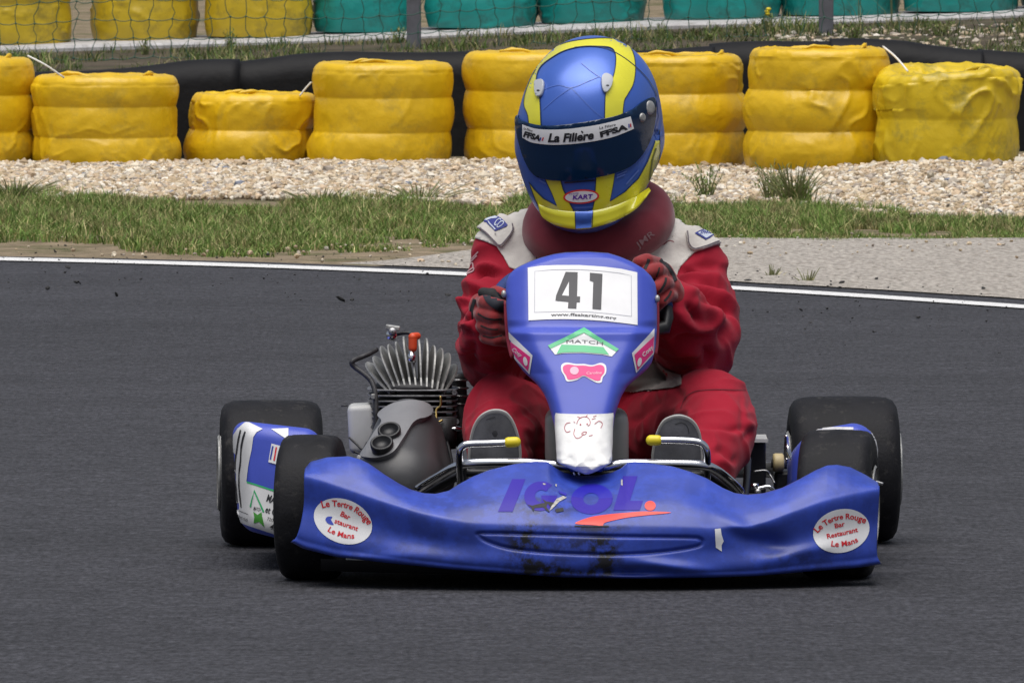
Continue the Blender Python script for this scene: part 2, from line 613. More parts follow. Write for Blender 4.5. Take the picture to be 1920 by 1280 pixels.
V[:, 1] = mid + (V[:, 1] - mid) * fade
V[:, 2] = np.where(V[:, 1] > 16.5, np.maximum(V[:, 2], hgt(V[:, 0], V[:, 1]) + 0.01), V[:, 2])
mk('shoulder', V, F, conc, kind='structure', label='pale rough concrete shoulder beside the white line')

# rubber crumbs and stones lying about on the track and shoulder
def scatter_stones(name, pts, sizes, cols, m, flat=0.7, label=None, kind='stuff', cat=None):
    bm = bmesh.new(); bmesh.ops.create_icosphere(bm, subdivisions=1, radius=1)
    base = np.array([v.co[:] for v in bm.verts]); bm.verts.index_update(); bf = np.array([[v.index for v in f.verts] for f in bm.faces]); bm.free()
    if len(base) > 12 and len(pts) > 8000:
        bm = bmesh.new(); bmesh.ops.create_icosphere(bm, subdivisions=1, radius=1); bm.free()
    n = len(pts)
    a = rng.uniform(0, 2 * math.pi, (n, 3))
    sc = rng.uniform(0.6, 1.15, (n, 3)); sc[:, 2] *= flat
    ca, sa = np.cos(a), np.sin(a)
    Rz = np.zeros((n, 3, 3)); Rz[:, 0, 0] = ca[:, 0]; Rz[:, 0, 1] = -sa[:, 0]; Rz[:, 1, 0] = sa[:, 0]; Rz[:, 1, 1] = ca[:, 0]; Rz[:, 2, 2] = 1
    tl = rng.normal(0, 0.45, n); Rx = np.zeros((n, 3, 3)); Rx[:, 0, 0] = 1; Rx[:, 1, 1] = np.cos(tl); Rx[:, 1, 2] = -np.sin(tl); Rx[:, 2, 1] = np.sin(tl); Rx[:, 2, 2] = np.cos(tl)
    M = Rz @ Rx
    jit = 1 + rng.uniform(-0.28, 0.28, (n, len(base)))
    L = base[None] * jit[..., None] * sc[:, None] * sizes[:, None, None]
    V = np.einsum('nij,nkj->nki', M, L) + pts[:, None]
    F = (bf[None] + (np.arange(n) * len(base))[:, None, None]).reshape(-1, 3)
    C = np.repeat(cols, len(base), 0)
    C = np.c_[C, np.ones(len(C))]
    return mk(name, V.reshape(-1, 3), F, m, smooth=False, kind=kind, label=label, cat=cat, attrs={'Col': C})

stone_m = mat('stone', (0.4, 0.35, 0.28), 0.8, attr='Col', var=(60, 0.75, 1.2), spec=0.3)
def stone_cols(n):
    pal = np.array([[.50, .40, .27], [.56, .48, .36], [.42, .32, .20], [.62, .56, .46], [.36, .27, .17], [.48, .36, .24], [.30, .25, .20], [.50, .43, .34]])
    c = pal[rng.integers(0, len(pal), n)] * rng.uniform(0.85, 1.2, (n, 1)) * np.array([1.08, 1.10, 1.14])
    odd = rng.random(n) < 0.01
    c[odd] = np.array([.22, .24, .30])
    return c
def bed(n, x0, x1):
    x = rng.uniform(x0, x1, n)
    g = ygravel(x) + 0.18 * np.array([noise.fractal(Vector((q * 1.5, 5, 0)), 1, 2, 4) for q in x])
    y = g + (24.35 - g) * rng.random(n) ** 1.0
    z = hgt(x, y)
    return np.c_[x, y, z]
pg = bed(60000, -3.6, 3.6)
ps = rng.uniform(0.009, 0.0185, len(pg)); ps[rng.random(len(pg)) < 0.03] *= 1.5
pg[:, 2] += ps * 0.4 + rng.uniform(0, 0.012, len(pg))
scatter_stones('gravel', pg, ps, stone_cols(len(pg)), stone_m, label='bank of pale cream gravel stones in front of the yellow tyre stacks')
n = 420                                            # loose stones on the concrete and in the bare edge
x = rng.uniform(-2.2, 2.6, n); y = ygrass(x) + rng.normal(-0.25, 0.55, n)
keep = y > yedge(x) + 0.02
x, y = x[keep], y[keep]
scatter_stones('loose_stones', np.c_[x, y, np.maximum(hgt(x, y), 0.004) + 0.004], rng.uniform(0.003, 0.012, len(x)) * rng.choice([.6, 1], len(x)), stone_cols(len(x)) * 0.9, stone_m, label='scattered loose pebbles on the shoulder and bare verge')
n = 600
x = rng.uniform(-2.4, 2.6, n); y = yline(x) + rng.normal(-0.9, 1.1, n); y = np.where(rng.random(n) < 0.25, yedge(x) + rng.random(n) * 0.9, y)
rub = mat('rubber_crumb', (0.02, 0.02, 0.02), 0.8)
hx = P(638, 566, 0); 
rp = np.c_[x, y, np.full(n, 0.006)]; rs = rng.uniform(0.002, 0.0075, n) * rng.choice([.6, .8, 1.4], n, p=[.6, .3, .1])
sp = np.array([[(-322) / 22000 * 34.1, 12.1, .012], [(-300) / 22000 * 34.1, 12.08, .010], [-865 / 22000 * 35.2, 12.95, .006], [-740 / 22000 * 34.6, 12.5, .006], [-120 / 22000 * 34.6, 12.5, .006]])
scatter_stones('rubber_debris', np.vstack([rp, sp]), np.r_[rs, [.016, .009, .012, .012, .01]], np.full((n + 5, 3), .02), rub, flat=.5, label='black tyre rubber crumbs strewn near the white line')

# ------------------------------------------------------------------ grass
grass_m = mat('grass_blade', (0.08, 0.12, 0.03), 0.7, attr='Col', spec=0.25)
def blades(pts, h, wd, cols, lean):
    n = len(pts)
    a = rng.uniform(0, 2 * math.pi, n); la = rng.uniform(0, 2 * math.pi, n)
    sx = np.c_[np.cos(a), np.sin(a), np.zeros(n)] * wd[:, None]
    ld = np.c_[np.cos(la), np.sin(la), np.zeros(n)] * (h * lean)[:, None]
    up = np.c_[np.zeros(n), np.zeros(n), h]
    b0, b1 = pts - sx, pts + sx
    m0 = pts + up * 0.5 + ld * 0.3
    t = pts + up * (1 - 0.25 * lean[:, None]) + ld
    V = np.stack([b0, b1, m0 + sx * 0.8, m0 - sx * 0.8, t], 1).reshape(-1, 3)
    k = (np.arange(n) * 5)[:, None]
    F = np.concatenate([k + [0, 1, 2], k + [0, 2, 3], k + [3, 2, 4]])
    C = np.repeat(np.c_[cols, np.ones(n)], 5, 0)
    return V, F, C
def gcols(n, dry=0.25):
    g = np.array([[.085, .135, .028], [.11, .16, .04], [.065, .11, .025], [.15, .18, .06]])[rng.integers(0, 4, n)]
    d = np.array([[.32, .27, .13], [.24, .22, .10], [.38, .32, .18]])[rng.integers(0, 3, n)]
    c = np.where((rng.random(n) < dry)[:, None], d, g)
    return c * rng.uniform(0.85, 1.55, (n, 1)) * np.array([1.02, 1.08, .95])
n = 400000
x = rng.uniform(-3.6, 3.6, n); 
y = ygrass(x) - 0.1 + (ygravel(x) + 0.25 - ygrass(x) + 0.1) * rng.random(n)
pn = np.array([noise.fractal(Vector((a * 1.6, b * 0.9, 3)), 1, 2, 4) for a, b in zip(x, y)])
pn2 = np.array([noise.noise(Vector((a * 7, b * 5, 8))) for a, b in zip(x, y)])
dist = (y - ygrass(x))
left = np.clip((0.2 - x) / 0.8, 0, 1)                        # patchy bare earth at the left-hand edge
thr = -0.25 + left * np.clip(1 - dist / 1.6, 0, 1) * 0.62 + np.clip(1 - dist / 0.25, 0, 1) * 0.25
top = np.clip(1 - (ygravel(x) + 0.2 - y) / 0.9, 0, 1)
thr = thr + top * 0.3
keep = (pn + 0.35 * pn2 > thr) & (rng.random(n) < 0.8)
x, y, pn, pn2, dist, left = (q[keep] for q in (x, y, pn, pn2, dist, left))
h = (0.030 + 0.030 * np.clip(pn + 0.5, 0, 1.2) + 0.025 * np.clip(pn2, 0, 1)) * rng.uniform(0.5, 1.3, len(x))
h *= np.clip(0.45 + dist / 1.8, 0.45, 1.0) * 0.92
h = np.where(rng.random(len(x)) < 0.012, h * 1.8, h)
wd = rng.uniform(0.0011, 0.0028, len(x))
V, F, C = blades(np.c_[x, y, hgt(x, y) - 0.004], h, wd, np.where((pn2 + .6 * np.random.default_rng(3).normal(0, .25, len(x)) < -.12)[:, None], gcols(len(x), .75) * .9, gcols(len(x), .16)) * (1 + 0.5 * pn2[:, None]), rng.uniform(0.1, 0.9, len(x)))
mk('grass', V, F, grass_m, smooth=False, kind='stuff', label='band of short patchy grass between gravel and track', attrs={'Col': C})
# thin growth behind the barrier, under the net fence
n = 44000
x = rng.uniform(-3.2, 3.2, n); y = rng.uniform(29.5, 40.0, n)
pn = np.array([noise.fractal(Vector((a * 1.8, b * 0.8, 13)), 1, 2, 3) for a, b in zip(x, y)])
keep = pn > np.where(x > 0, -0.15, 0.08)
x, y, pn = x[keep], y[keep], pn[keep]
V, F, C = blades(np.c_[x, y, hgt(x, y) - .004], rng.uniform(.03, .10, len(x)) * (0.7 + pn), rng.uniform(.002, .004, len(x)), gcols(len(x), .30) * 0.6 * (0.7 + pn[:, None]), rng.uniform(.1, .9, len(x)))
mk('verge_weeds', V, F, grass_m, smooth=False, kind='stuff', label='thin weedy growth on the earth below the net fence', attrs={'Col': C})
n = 1800
x = rng.uniform(1.3, 3.2, n); y = rng.uniform(29.5, 39.0, n)
scatter_stones('rubble', np.c_[x, y, hgt(x, y) + .005], rng.uniform(.01, .03, n), stone_cols(n) * np.array([.8, .8, .82]), stone_m, label='grey stones on the weedy ground behind the barrier at the right')

V, F = strip(27.5, 40.38, 0, 40, np.linspace(-8, 8, 120))
V[:, 2] = hgt(V[:, 0], V[:, 1]) + .012
mk('far_verge', V, F, mat('dark_earth', (.085, .070, .052), .95, var=(6, .5, 1.5), bump=(40, .8, .02), dirt=((.03, .045, .015), .7, 3, None, .5), spec=.1), kind='structure', label='dark weedy earth between the black barrier and the kerb')
# single plants
def plant(name, px, py, d, nst, ht, sp, label, flower=None, bush=False, dry=0.15):
    Y = d - CAM_D; x0 = (px - 960) / FPX * d
    z0 = float(hgt(x0, Y))
    r = root(name, (x0, Y, z0), label, 'plant')
    pts, hs, wds, ln = [], [], [], []
    st = []
    for i in range(nst):
        a, q = random.uniform(0, 6.28), random.uniform(.1, 1)
        e = np.array([x0 + math.cos(a) * sp * q, Y + math.sin(a) * sp * q, z0 + ht * random.uniform(.5, 1)])
        b = np.array([x0 + math.cos(a) * sp * .12, Y + math.sin(a) * sp * .12, z0 - 0.01])
        m_ = (b + e) / 2 + np.array([0, 0, ht * .12])
        st.append(tube([b, m_, e], [0.0022, 0.0018, 0.0008], 5, 3, False))
        if bush:
            for k in range(9):
                t = random.uniform(.25, 1); p = b + (e - b) * t + np.random.normal(0, sp * .06, 3)
                pts.append(p); hs.append(random.uniform(.010, .022)); wds.append(random.uniform(.0015, .0035)); ln.append(random.uniform(.3, 1.4))
        else:
            for k in range(3):
                pts.append(b + np.random.normal(0, sp * .15, 3) * [1, 1, 0]); hs.append(ht * random.uniform(.4, .95)); wds.append(random.uniform(.0018, .0032)); ln.append(random.uniform(.1, .9))
    V, F = join(st)
    mk('stem', V, F, mat('weed_stem', (.16, .17, .07), .7), r)
    V, F, C = blades(np.array(pts), np.array(hs), np.array(wds), gcols(len(pts), dry) * 1.0, np.array(ln))
    mk('leaves', V, F, grass_m, r, smooth=False, attrs={'Col': C})
    if flower:
        parts = []
        for i in range(3):
            c = np.array([x0 + random.uniform(-.01, .01), Y - .01, z0 + ht * .9 + i * .012])
            parts.append(sphere(c, .014, 10, 6, (1, 1, .7)))
        V, F = join(parts)
        mk('flower', V, F, mat('yellow_petal', (.75, .6, .02), .6), r)
    return r
plant('weed_plant', 1325, 372, 42.4, 22, .13, .10, 'bushy weed in front of the gravel just right of the helmet', bush=True)
plant('grass_tuft', 1490, 375, 41.8, 70, .17, .15, 'tall grass tuft against the gravel, below the tallest yellow stack')
plant('grass_tuft', 1445, 372, 42.2, 24, .16, .09, 'loose taller grass tuft just left of the big one against the gravel', bush=True)
plant('grass_tuft', 600, 370, 42.0, 30, .07, .16, 'small grass tuft at the gravel edge below the low yellow stack')
plant('grass_tuft', 790, 372, 42.2, 40, .08, .22, 'low broad grass tuft at the gravel edge left of the helmet')
plant('grass_tuft', 25, 372, 42.6, 60, .09, .20, 'grass tuft at the left edge of the gravel bank')
plant('dry_sprig', 1447, 525, 35.9, 12, .05, .045, 'dry sprig in the crack at the shoulder edge, left one', dry=.9)
plant('dry_sprig', 1515, 528, 35.5, 14, .055, .05, 'dry sprig in the crack at the shoulder edge, right one', dry=.9)
plant('weed_plant', 275, 122, 61.0, 12, .10, .05, 'leafy green weed poking over the kerb behind the net, left one', bush=True)
plant('weed_plant', 430, 102, 61.5, 14, .13, .05, 'taller leafy weed over the kerb behind the net, below the third yellow stack', bush=True)
plant('weed_plant', 750, 90, 61.5, 14, .10, .06, 'weed growing on the kerb beside the left fence post', bush=True)
plant('weed_plant', 1240, 66, 60.0, 14, .10, .05, 'green weed below the kerb just right of the helmet top', bush=True)
plant('flowering_weed', 1440, 62, 60.5, 16, .13, .06, 'weed with a yellow flower head between helmet and right fence post', flower=True, bush=True)
plant('weed_plant', 1330, 68, 59.5, 14, .07, .06, 'bright green low weed between helmet and yellow flower', bush=True)
plant('weed_plant', 1760, 55, 59.0, 22, .10, .10, 'wide green weed on the stony ground right of the right fence post', bush=True)
plant('weed_plant', 1845, 82, 55.5, 26, .07, .07, 'dark round weed just behind the black barrier at the right', bush=True)
plant('weed_plant', 1600, 60, 59.0, 22, .10, .10, 'sprawling weed just right of the right fence post', bush=True)
for px, lab in ((1612, 'left'), (1672, 'right')):
    plant('dry_stalk', px, 60, 60.5, 3, .30, .02, 'tall pale dry grass stalk before the green stacks, %s of the pair' % lab, dry=1)

# ------------------------------------------------------------------ kerb, upper tyre stacks
V = []
kx = np.linspace(-8, 8, 200)
zb = np.array([float(hgt(q, 40.5)) for q in kx])
prof = [(-0.10, -0.15), (-0.10, 0.025), (-0.085, 0.038), (0.9, 0.052), (0.9, -0.15)]
for dy, dz in prof:
    V.append(np.c_[kx, 40.5 + dy + 0 * kx, zb + dz + 0.004 * np.sin(kx * 2.1)])
mk('concrete_kerb', np.vstack(V), grid_faces(len(prof), len(kx)), mat('kerb_concrete', (.42, .41, .41), .85, var=(20, .7, 1.2), bump=(90, .5, .005), dirt=((.15, .13, .1), .6, 8, None, .55)), smooth=False, kind='structure', label='long pale concrete kerb the far stacks stand on')

def film(name, col, tired, seedy, gloss=.36):
    return mat(name, col, gloss, coat=.12, coat_rough=.3, var=(6, .86, 1.10), bump=(34, .22, .010), bump2=(9, .12, .02), dirt=(tired, .85, 5.5, None, .52), spec=.4)
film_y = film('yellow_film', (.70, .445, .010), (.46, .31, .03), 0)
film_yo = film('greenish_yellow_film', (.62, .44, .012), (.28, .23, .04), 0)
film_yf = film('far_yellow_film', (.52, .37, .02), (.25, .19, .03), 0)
film_g = film('green_film', (.012, .25, .225), (.02, .10, .085), 0)

def stack(x0, Y0, z0, rad, ht, ntyre, film_m, label, group, seed, crumple=1.0, seamy=1.0, cat='tyre stack', lean=0.0, nth=190, sag=0.0):
    rr = random.Random(seed)
    r = root('tyre_stack', (x0, Y0, z0), label, cat, group)
    nr = 26 * ntyre
    offs = [(rr.uniform(-.012, .012), rr.uniform(-.01, .01), rr.uniform(-.012, .008)) for _ in range(ntyre)]
    th = np.linspace(0, 2 * math.pi, nth, endpoint=False)
    ph = [rr.uniform(0, 6.28) for _ in range(6)]
    V = []
    rc = 0.04
    for i in range(nr + 1):
        t = i / nr; z = t * ht
        k = min(int(t * ntyre), ntyre - 1); f = t * ntyre - k
        nb = offs[min(k + 1, ntyre - 1)] if f > .5 else offs[max(k - 1, 0)]
        m_ = 0.5 - abs(f - .5) 
        wgt = max(0, .5 - m_) ** 2 * 2
        ox = offs[k][0] * (1 - wgt) + nb[0] * wgt; dr = offs[k][2] * (1 - wgt) + nb[2] * wgt
        bul = math.sin(math.pi * f) ** 0.8 if 0 < f < 1 else 0
        if i == nr: bul = 0
        rd = rad + dr - 0.019 * seamy * (1 - bul)
        if z > ht - rc:
            q = (z - (ht - rc)) / rc; rd = rad + dr - rc * (1 - math.sqrt(max(0, 1 - q * q))) - .004
        for a in th:
            V.append([math.cos(a) * rd + ox + lean * t, math.sin(a) * rd, z])
    ntop = 16
    for i in range(1, ntop + 1):
        q = i / ntop
        rd = (rad - rc) * (1 - q) + 0.001
        dz = -0.004 - 0.06 * max(0, (q - .25)) ** 1.0 * (1 if q > .25 else 0)
        for a in th:
            V.append([math.cos(a) * rd + offs[-1][0] + lean, math.sin(a) * rd, ht + dz])
    V = np.array(V)
    F = grid_faces(nr + 1 + ntop, nth, True)
    N = vnormals(V, F)
    if N[nth * 13, 0] * V[nth * 13, 0] < 0: N = -N; F = F[:, ::-1]
    an = np.arctan2(V[:, 1], V[:, 0])
    W = np.c_[np.cos(an) * 1.0, np.sin(an) * 1.0, V[:, 2] * 4.5]
    n1 = nz(W, 1.7, seed + 1, 3); n2 = nz(W, (5, 5, 1.6), seed + 2, 2)
    warp = nz(W, 1.3, seed + 3)
    ridge = 1 - np.abs(nz(np.c_[W[:, 0] + .4 * warp, W[:, 1], W[:, 2] + .8 * warp], (2.4, 2.4, 1.3), seed + 4)) * 3.2
    ridge = np.clip(ridge, 0, 1) ** 2
    mask = np.clip(nz(W, 1.1, seed + 5) * 2.2 + .25, 0, 1)
    d = 0.0045 * n1 + 0.0014 * n2 + crumple * 0.010 * ridge ** 1.6 * mask + crumple * .0022 * np.clip(1 - np.abs(nz(np.c_[W[:, 0] + .3 * warp, W[:, 1], W[:, 2] + 1.2 * warp], (6, 6, 2.6), seed + 14)) * 3.4, 0, 1) ** 2 * np.clip(nz(W, 2.2, seed + 15) * 2.5 + .3, 0, 1)
    topm = V[:, 2] > ht - rc * .9
    rad_q = np.hypot(V[:, 0], V[:, 1]) / rad
    tn = nz(V, 12, seed + 6, 3); tn2 = 1 - np.abs(nz(V, (9, 9, 9), seed + 8)) * 2.5
    d = np.where(topm, 0.3 * d + crumple * (0.010 * tn + 0.012 * np.clip(tn2, 0, 1) ** 2) * np.clip(1.25 - rad_q, 0.2, 1), d)
    V = V + N * d[:, None]
    if sag:
        V[:, 2] += np.where(V[:, 2] > ht * .6, sag * nz(V, 3.1, seed + 9) * (V[:, 2] / ht), 0)
    V[:, 2] = np.maximum(V[:, 2], 0)
    V += np.array([x0, Y0, z0])
    side = F[:, 0] < (nr - 5) * nth
    mk('wrapping_film', V, F[side], film_m, r)
    mk('film_cover', V, F[~side], film_m, r)
    # loose gathered tail of film lying on top
    for q in range(2):
        a0 = rr.uniform(3.6, 5.6)
        pts = [(x0 + lean + math.cos(a0 + .22 * s) * rad * (.80 - .06 * s), Y0 + math.sin(a0 + .22 * s) * rad * (.80 - .06 * s), z0 + ht + .002 + .010 * math.sin(s * 1.3)) for s in range(5)]
        V, F = tube(pts, [.003, .009, .006, .009, .002], 7, 3)
        V = V + 0.005 * np.c_[nz(V, 30, seed), nz(V, 30, seed + 1), nz(V, 30, seed + 2)]
        mk('film_twist', V, F, film_m, r)
    return r

def near_stack(pl, pr, top, bot, d, nt, film_m, label, seed, **k):
    """pl, pr, top, bot measured on the photograph, d = metres from the camera to the stack's front"""
    rad = (pr - pl) / 2 / FPX * (d + .25)
    Yc = d - CAM_D + rad
    x0 = ((pl + pr) / 2 - 960) / FPX * (Yc + CAM_D)
    zt = P(960, top + 6, Yc - rad)[2]; zb = min(P(960, bot + 10, Yc - rad)[2], float(hgt(x0, Yc - rad)) - .0)
    zb = min(zb, float(hgt(x0, Yc))) 
    return stack(x0, Yc, zb, rad, zt - zb, nt, film_m, label, 'yellow wrapped tyre stacks along the gravel', seed, **k)
near_stack(-215, 68, 106, 308, 46.3, 3, film_y, 'yellow wrapped tyre stack cut off by the left edge of the picture', 11, crumple=.6, seamy=.8)
near_stack(62, 338, 138, 308, 46.2, 3, film_y, 'wide yellow three-tyre stack, second from the left on the gravel', 12, crumple=.8, seamy=.6)
near_stack(346, 590, 172, 303, 46.4, 2, film_y, 'lowest yellow stack, only two tyres high, left of the middle', 13, crumple=1.1, seamy=.9, lean=.012)
near_stack(580, 851, 114, 306, 46.2, 3, film_y, 'straight tall yellow stack between the lowest stack and the helmet', 14, crumple=.6, seamy=.6)
near_stack(866, 1136, 94, 306, 46.3, 3, film_y, 'yellow tyre stack half hidden by the left side of the helmet', 15, crumple=.6, seamy=.8)
near_stack(1132, 1402, 99, 311, 46.0, 3, film_y, 'yellow tyre stack showing just right of the helmet, partly behind it', 16, crumple=.8, seamy=1.0)
near_stack(1396, 1672, 87, 315, 45.6, 3, film_y, 'tallest and broadest yellow tyre stack, right of the helmet', 17, crumple=1.0, seamy=1.15)
near_stack(1642, 1916, 128, 305, 45.4, 2, film_yo, 'greenish yellow crumpled stack at the right with bunched film on top', 18, crumple=1.9, seamy=.5, sag=.05)
def rope(name, pts, r_, label):
    V, F = tube(pts, r_, 6, 4)
    mk(name, V, F, mat('white_rope', (.75, .73, .68), .7), None, label=label, cat='strap', org=V.mean(0), group='pale straps tying the stacks')
rope('tie_strap', [P(52, 105, 24.25), P(85, 122, 24.2), P(120, 146, 24.22)], .0038, 'pale strap between the two leftmost yellow stacks')
rope('tie_strap', [P(562, 180, 24.5), P(573, 166, 24.5), P(584, 154, 24.5)], .0042, 'short pale strap at the right of the lowest yellow stack')
rope('tie_strap', [P(1656, 88, 23.9), P(1680, 108, 23.75), P(1702, 134, 23.6)], .0042, 'pale strap from the tallest stack to the crumpled greenish one')

# far row, standing on the kerb
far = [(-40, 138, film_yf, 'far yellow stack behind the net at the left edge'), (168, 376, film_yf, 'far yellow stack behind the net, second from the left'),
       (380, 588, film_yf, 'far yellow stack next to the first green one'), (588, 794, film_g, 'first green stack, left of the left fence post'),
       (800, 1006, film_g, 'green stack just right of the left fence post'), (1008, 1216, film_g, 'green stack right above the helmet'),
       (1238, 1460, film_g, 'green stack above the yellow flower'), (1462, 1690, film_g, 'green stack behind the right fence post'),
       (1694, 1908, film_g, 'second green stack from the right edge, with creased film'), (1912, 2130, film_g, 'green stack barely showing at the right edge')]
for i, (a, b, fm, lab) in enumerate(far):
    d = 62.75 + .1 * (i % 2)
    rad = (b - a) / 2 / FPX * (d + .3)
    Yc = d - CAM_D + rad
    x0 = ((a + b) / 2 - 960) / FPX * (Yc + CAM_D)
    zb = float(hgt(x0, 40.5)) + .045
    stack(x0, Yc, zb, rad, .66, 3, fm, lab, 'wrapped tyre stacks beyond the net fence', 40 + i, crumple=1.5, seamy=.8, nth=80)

# black barrier behind the near stacks: thick rubber belting, one length after another
belt_m = mat('black_belting', (.006, .006, .007), .6, var=(5, .7, 1.5), bump=(20, .4, .01), spec=.2)
tops = [(-300, 140), (60, 138), (140, 134), (225, 126), (350, 115), (450, 112), (550, 103), (650, 99), (760, 95), (870, 97), (960, 100), (1080, 102), (1200, 97), (1310, 85), (1460, 77),
        (1560, 74), (1700, 76), (1780, 86), (1850, 96), (1920, 98), (2100, 96), (2400, 100)]
cuts = [-300, 445, 960, 1335, 1560, 1838, 2400]
br = root('belt_barrier', (0, 25.6, 0), 'long black rubber belt barrier running behind the yellow stacks', 'barrier')
for k in range(len(cuts) - 1):
    px = np.linspace(cuts[k] - 5, cuts[k + 1] + 5, 40)
    ty = np.interp(px, [t[0] for t in tops], [t[1] for t in tops])
    Yk = 25.35 + (k % 2) * .07
    V = []
    nprof = 14
    for i in range(nprof):
        a = math.pi * i / (nprof - 1)
        oy = -.11 * math.cos(a); oz = .10 * math.sin(a)
        q = P(0, 0, 0)
        zt = np.array([P(p, t, Yk)[2] for p, t in zip(px, ty)])
        V.append(np.c_[(px - 960) / FPX * (Yk + CAM_D), np.full(len(px), Yk + oy), zt - .10 + oz])
    bot1 = V[0].copy(); bot1[:, 2] = -.02; bot2 = V[-1].copy(); bot2[:, 2] = -.02
    V = np.vstack([bot1] + V + [bot2])
    V[:, 1] += .012 * np.sin(V[:, 0] * 6 + k); V[:, 2] += np.where(V[:, 2] > 0, .006 * np.sin(V[:, 0] * 9 + 2 * k), 0)
    F = [tuple(int(q) for q in f) for f in grid_faces(nprof + 2, len(px))]
    nc = len(px)
    F.append(tuple(i * nc for i in range(nprof + 2))); F.append(tuple(i * nc + nc - 1 for i in range(nprof + 2))[::-1])
    mk('belt_panel', V, F, belt_m, br)

# net fence
nf = root('net_fence', (0, 38, 0), 'green square-mesh net fence on grey posts in front of the far stacks', 'fence')
post_m = mat('grey_post', (.16, .16, .18), .6, metal=.3, var=(12, .7, 1.2))
for px in (-700, 776, 1549, 2330):
    x0 = (px - 960) / FPX * 60.1
    V, F = box((x0 - .037, 38.08, float(hgt(x0, 38.1)) - .05), (x0 + .037, 38.15, 2.0), .006)
    mk('post', V, F, post_m, nf, smooth=False)
net_m = mat('green_net', (.03, .10, .07), .7)
parts = []
cell = .098
nx_ = 80; nzz = 14
gx, gz = np.meshgrid(np.arange(nx_) * cell - 3.9, np.arange(nzz) * cell)
base = np.array([float(hgt(q, 38)) for q in gx[0]]) + .00
node = np.stack([gx, np.full_like(gx, 38.0), gz + base[None] + .012 + 0.015 * np.sin(gx * 2.2)], -1)
for i in range(nzz):
    for j in range(nx_):
        node[i, j] += np.array([.012 * noise.noise(Vector((j * .7, i * .9, 1))) + .010 * math.sin(i * 1.5 + j), .02 * noise.noise(Vector((j * .3, i * .3, 5))), .014 * noise.noise(Vector((j * .45, i * .8, 9)))])
for i in range(nzz):
    for j in range(nx_):
        for di, dj in ((0, 1), (1, 0)):
            if i + di < nzz and j + dj < nx_:
                a, b = node[i, j], node[i + di, j + dj]
                m1 = a + (b - a) * .33 + np.array([(.014 if di else 0) * math.sin(i * 2.1 + j * 1.3), 0, -.008 * dj]); m2 = a + (b - a) * .67 + np.array([(.010 if di else 0) * math.sin(i * 1.1 + j * 2.3 + 1), 0, -.008 * dj])
                parts.append(tube([a, m1, m2, b], .0021, 4, 0, False))
        parts.append(sphere(node[i, j], .0055, 6, 4))
V, F = join(parts)
mk('netting', V, F, net_m, nf)
# ------------------------------------------------------------------ the kart
blue_pl = mat('blue_plastic', (.030, .066, .41), .42, coat=.15, coat_rough=.3, var=(7, .88, 1.1), bump=(35, .12, .004), bump2=(300, .12, .001), dirt=((.012, .012, .016), .92, 26, 'dirt', .42), spec=.45)
blue_sm = mat('blue_plastic_clean', (.050, .080, .46), .40, coat=.15, coat_rough=.3, var=(9, .92, 1.08), bump=(260, .1, .001), spec=.45)
white_v = mat('white_vinyl', (.78, .78, .79), .35, var=(20, .93, 1.03), spec=.4)
black_v = mat('black_print', (.018, .018, .022), .4)
red_v = mat('red_print', (.62, .02, .03), .4)
orange_v = mat('orange_red_print', (.75, .045, .03), .4)
chrome = mat('chrome', (.78, .78, .8), .14, metal=1.0, var=(30, .9, 1.05))
steel = mat('dull_steel', (.35, .35, .36), .38, metal=.9, var=(40, .6, 1.2))
alloy = mat('cast_alloy', (.42, .42, .41), .5, metal=.6, var=(60, .6, 1.2), bump=(150, .4, .002))
dark_alloy = mat('dark_alloy', (.035, .035, .038), .55, metal=.4, var=(60, .6, 1.5), bump=(150, .4, .002))
rubber = mat('slick_rubber', (.010, .010, .012), .62, var=(25, .75, 1.5), bump=(160, .5, .0015), dirt=((.075, .07, .065), .45, 30, None, .55), spec=.18)
black_pl = mat('black_plastic', (.010, .010, .012), .45)
grey_pl = mat('grey_plastic', (.048, .048, .052), .42, var=(6, .9, 1.1), bump=(200, .15, .001))
lgrey_pl = mat('milky_plastic', (.52, .52, .51), .4, var=(10, .85, 1.05))
yellow_pl = mat('yellow_cap', (.72, .58, .02), .45)
green_v = mat('green_print', (.03, .36, .13), .4)
pink_v = mat('pink_print', (.78, .03, .22), .4)
purple_v = mat('faded_purple_print', (.034, .018, .32), .5, spec=.3)
dpurple_v = mat('dark_blue_print', (.018, .014, .36), .4)

kart = root('racing_kart', P(1090, 1080, .7) * [1, 1, 0] + [0, 0, 0.0], 'blue racing kart number 41 with scuffed nose fairing and yellow pedal tips', 'kart')

# --- nose fairing
topc = Z(380, 720, 3.2, [(622, 500), (650, 462), (750, 436), (880, 430), (950, 450), (1000, 475), (1100, 545), (1180, 595), (1250, 630), (1330, 652), (1400, 655), (1480, 635)]) \
    + Z(840, 720, 3.2, [(60, 600), (150, 550), (250, 510), (400, 475), (520, 460), (600, 462), (645, 500), (700, 528), (800, 545), (900, 543), (980, 528), (1040, 500), (1075, 467), (1120, 462), (1200, 468), (1350, 490), (1450, 520), (1550, 560), (1650, 620), (1720, 650), (1800, 660)]) \
    + Z(1200, 720, 3.2, [(740, 651), (850, 620), (950, 570), (1050, 515), (1120, 485), (1180, 480), (1260, 495), (1350, 540), (1432, 592)])
botc = Z(380, 720, 3.2, [(530, 945), (600, 985), (800, 1035), (1100, 1070), (1500, 1110)]) + [(974, 1076), (1059, 1082), (1200, 1084), (1340, 1082), (1419, 1079), (1512, 1071), (1606, 1064), (1652, 1057)]
crec = [(571, 888), (599, 895), (646, 911), (708, 932), (786, 957), (880, 976), (974, 983), (1121, 985), (1277, 985), (1340, 987), (1400, 984), (1434, 975), (1481, 957), (1544, 935), (1600, 922), (1650, 912)]
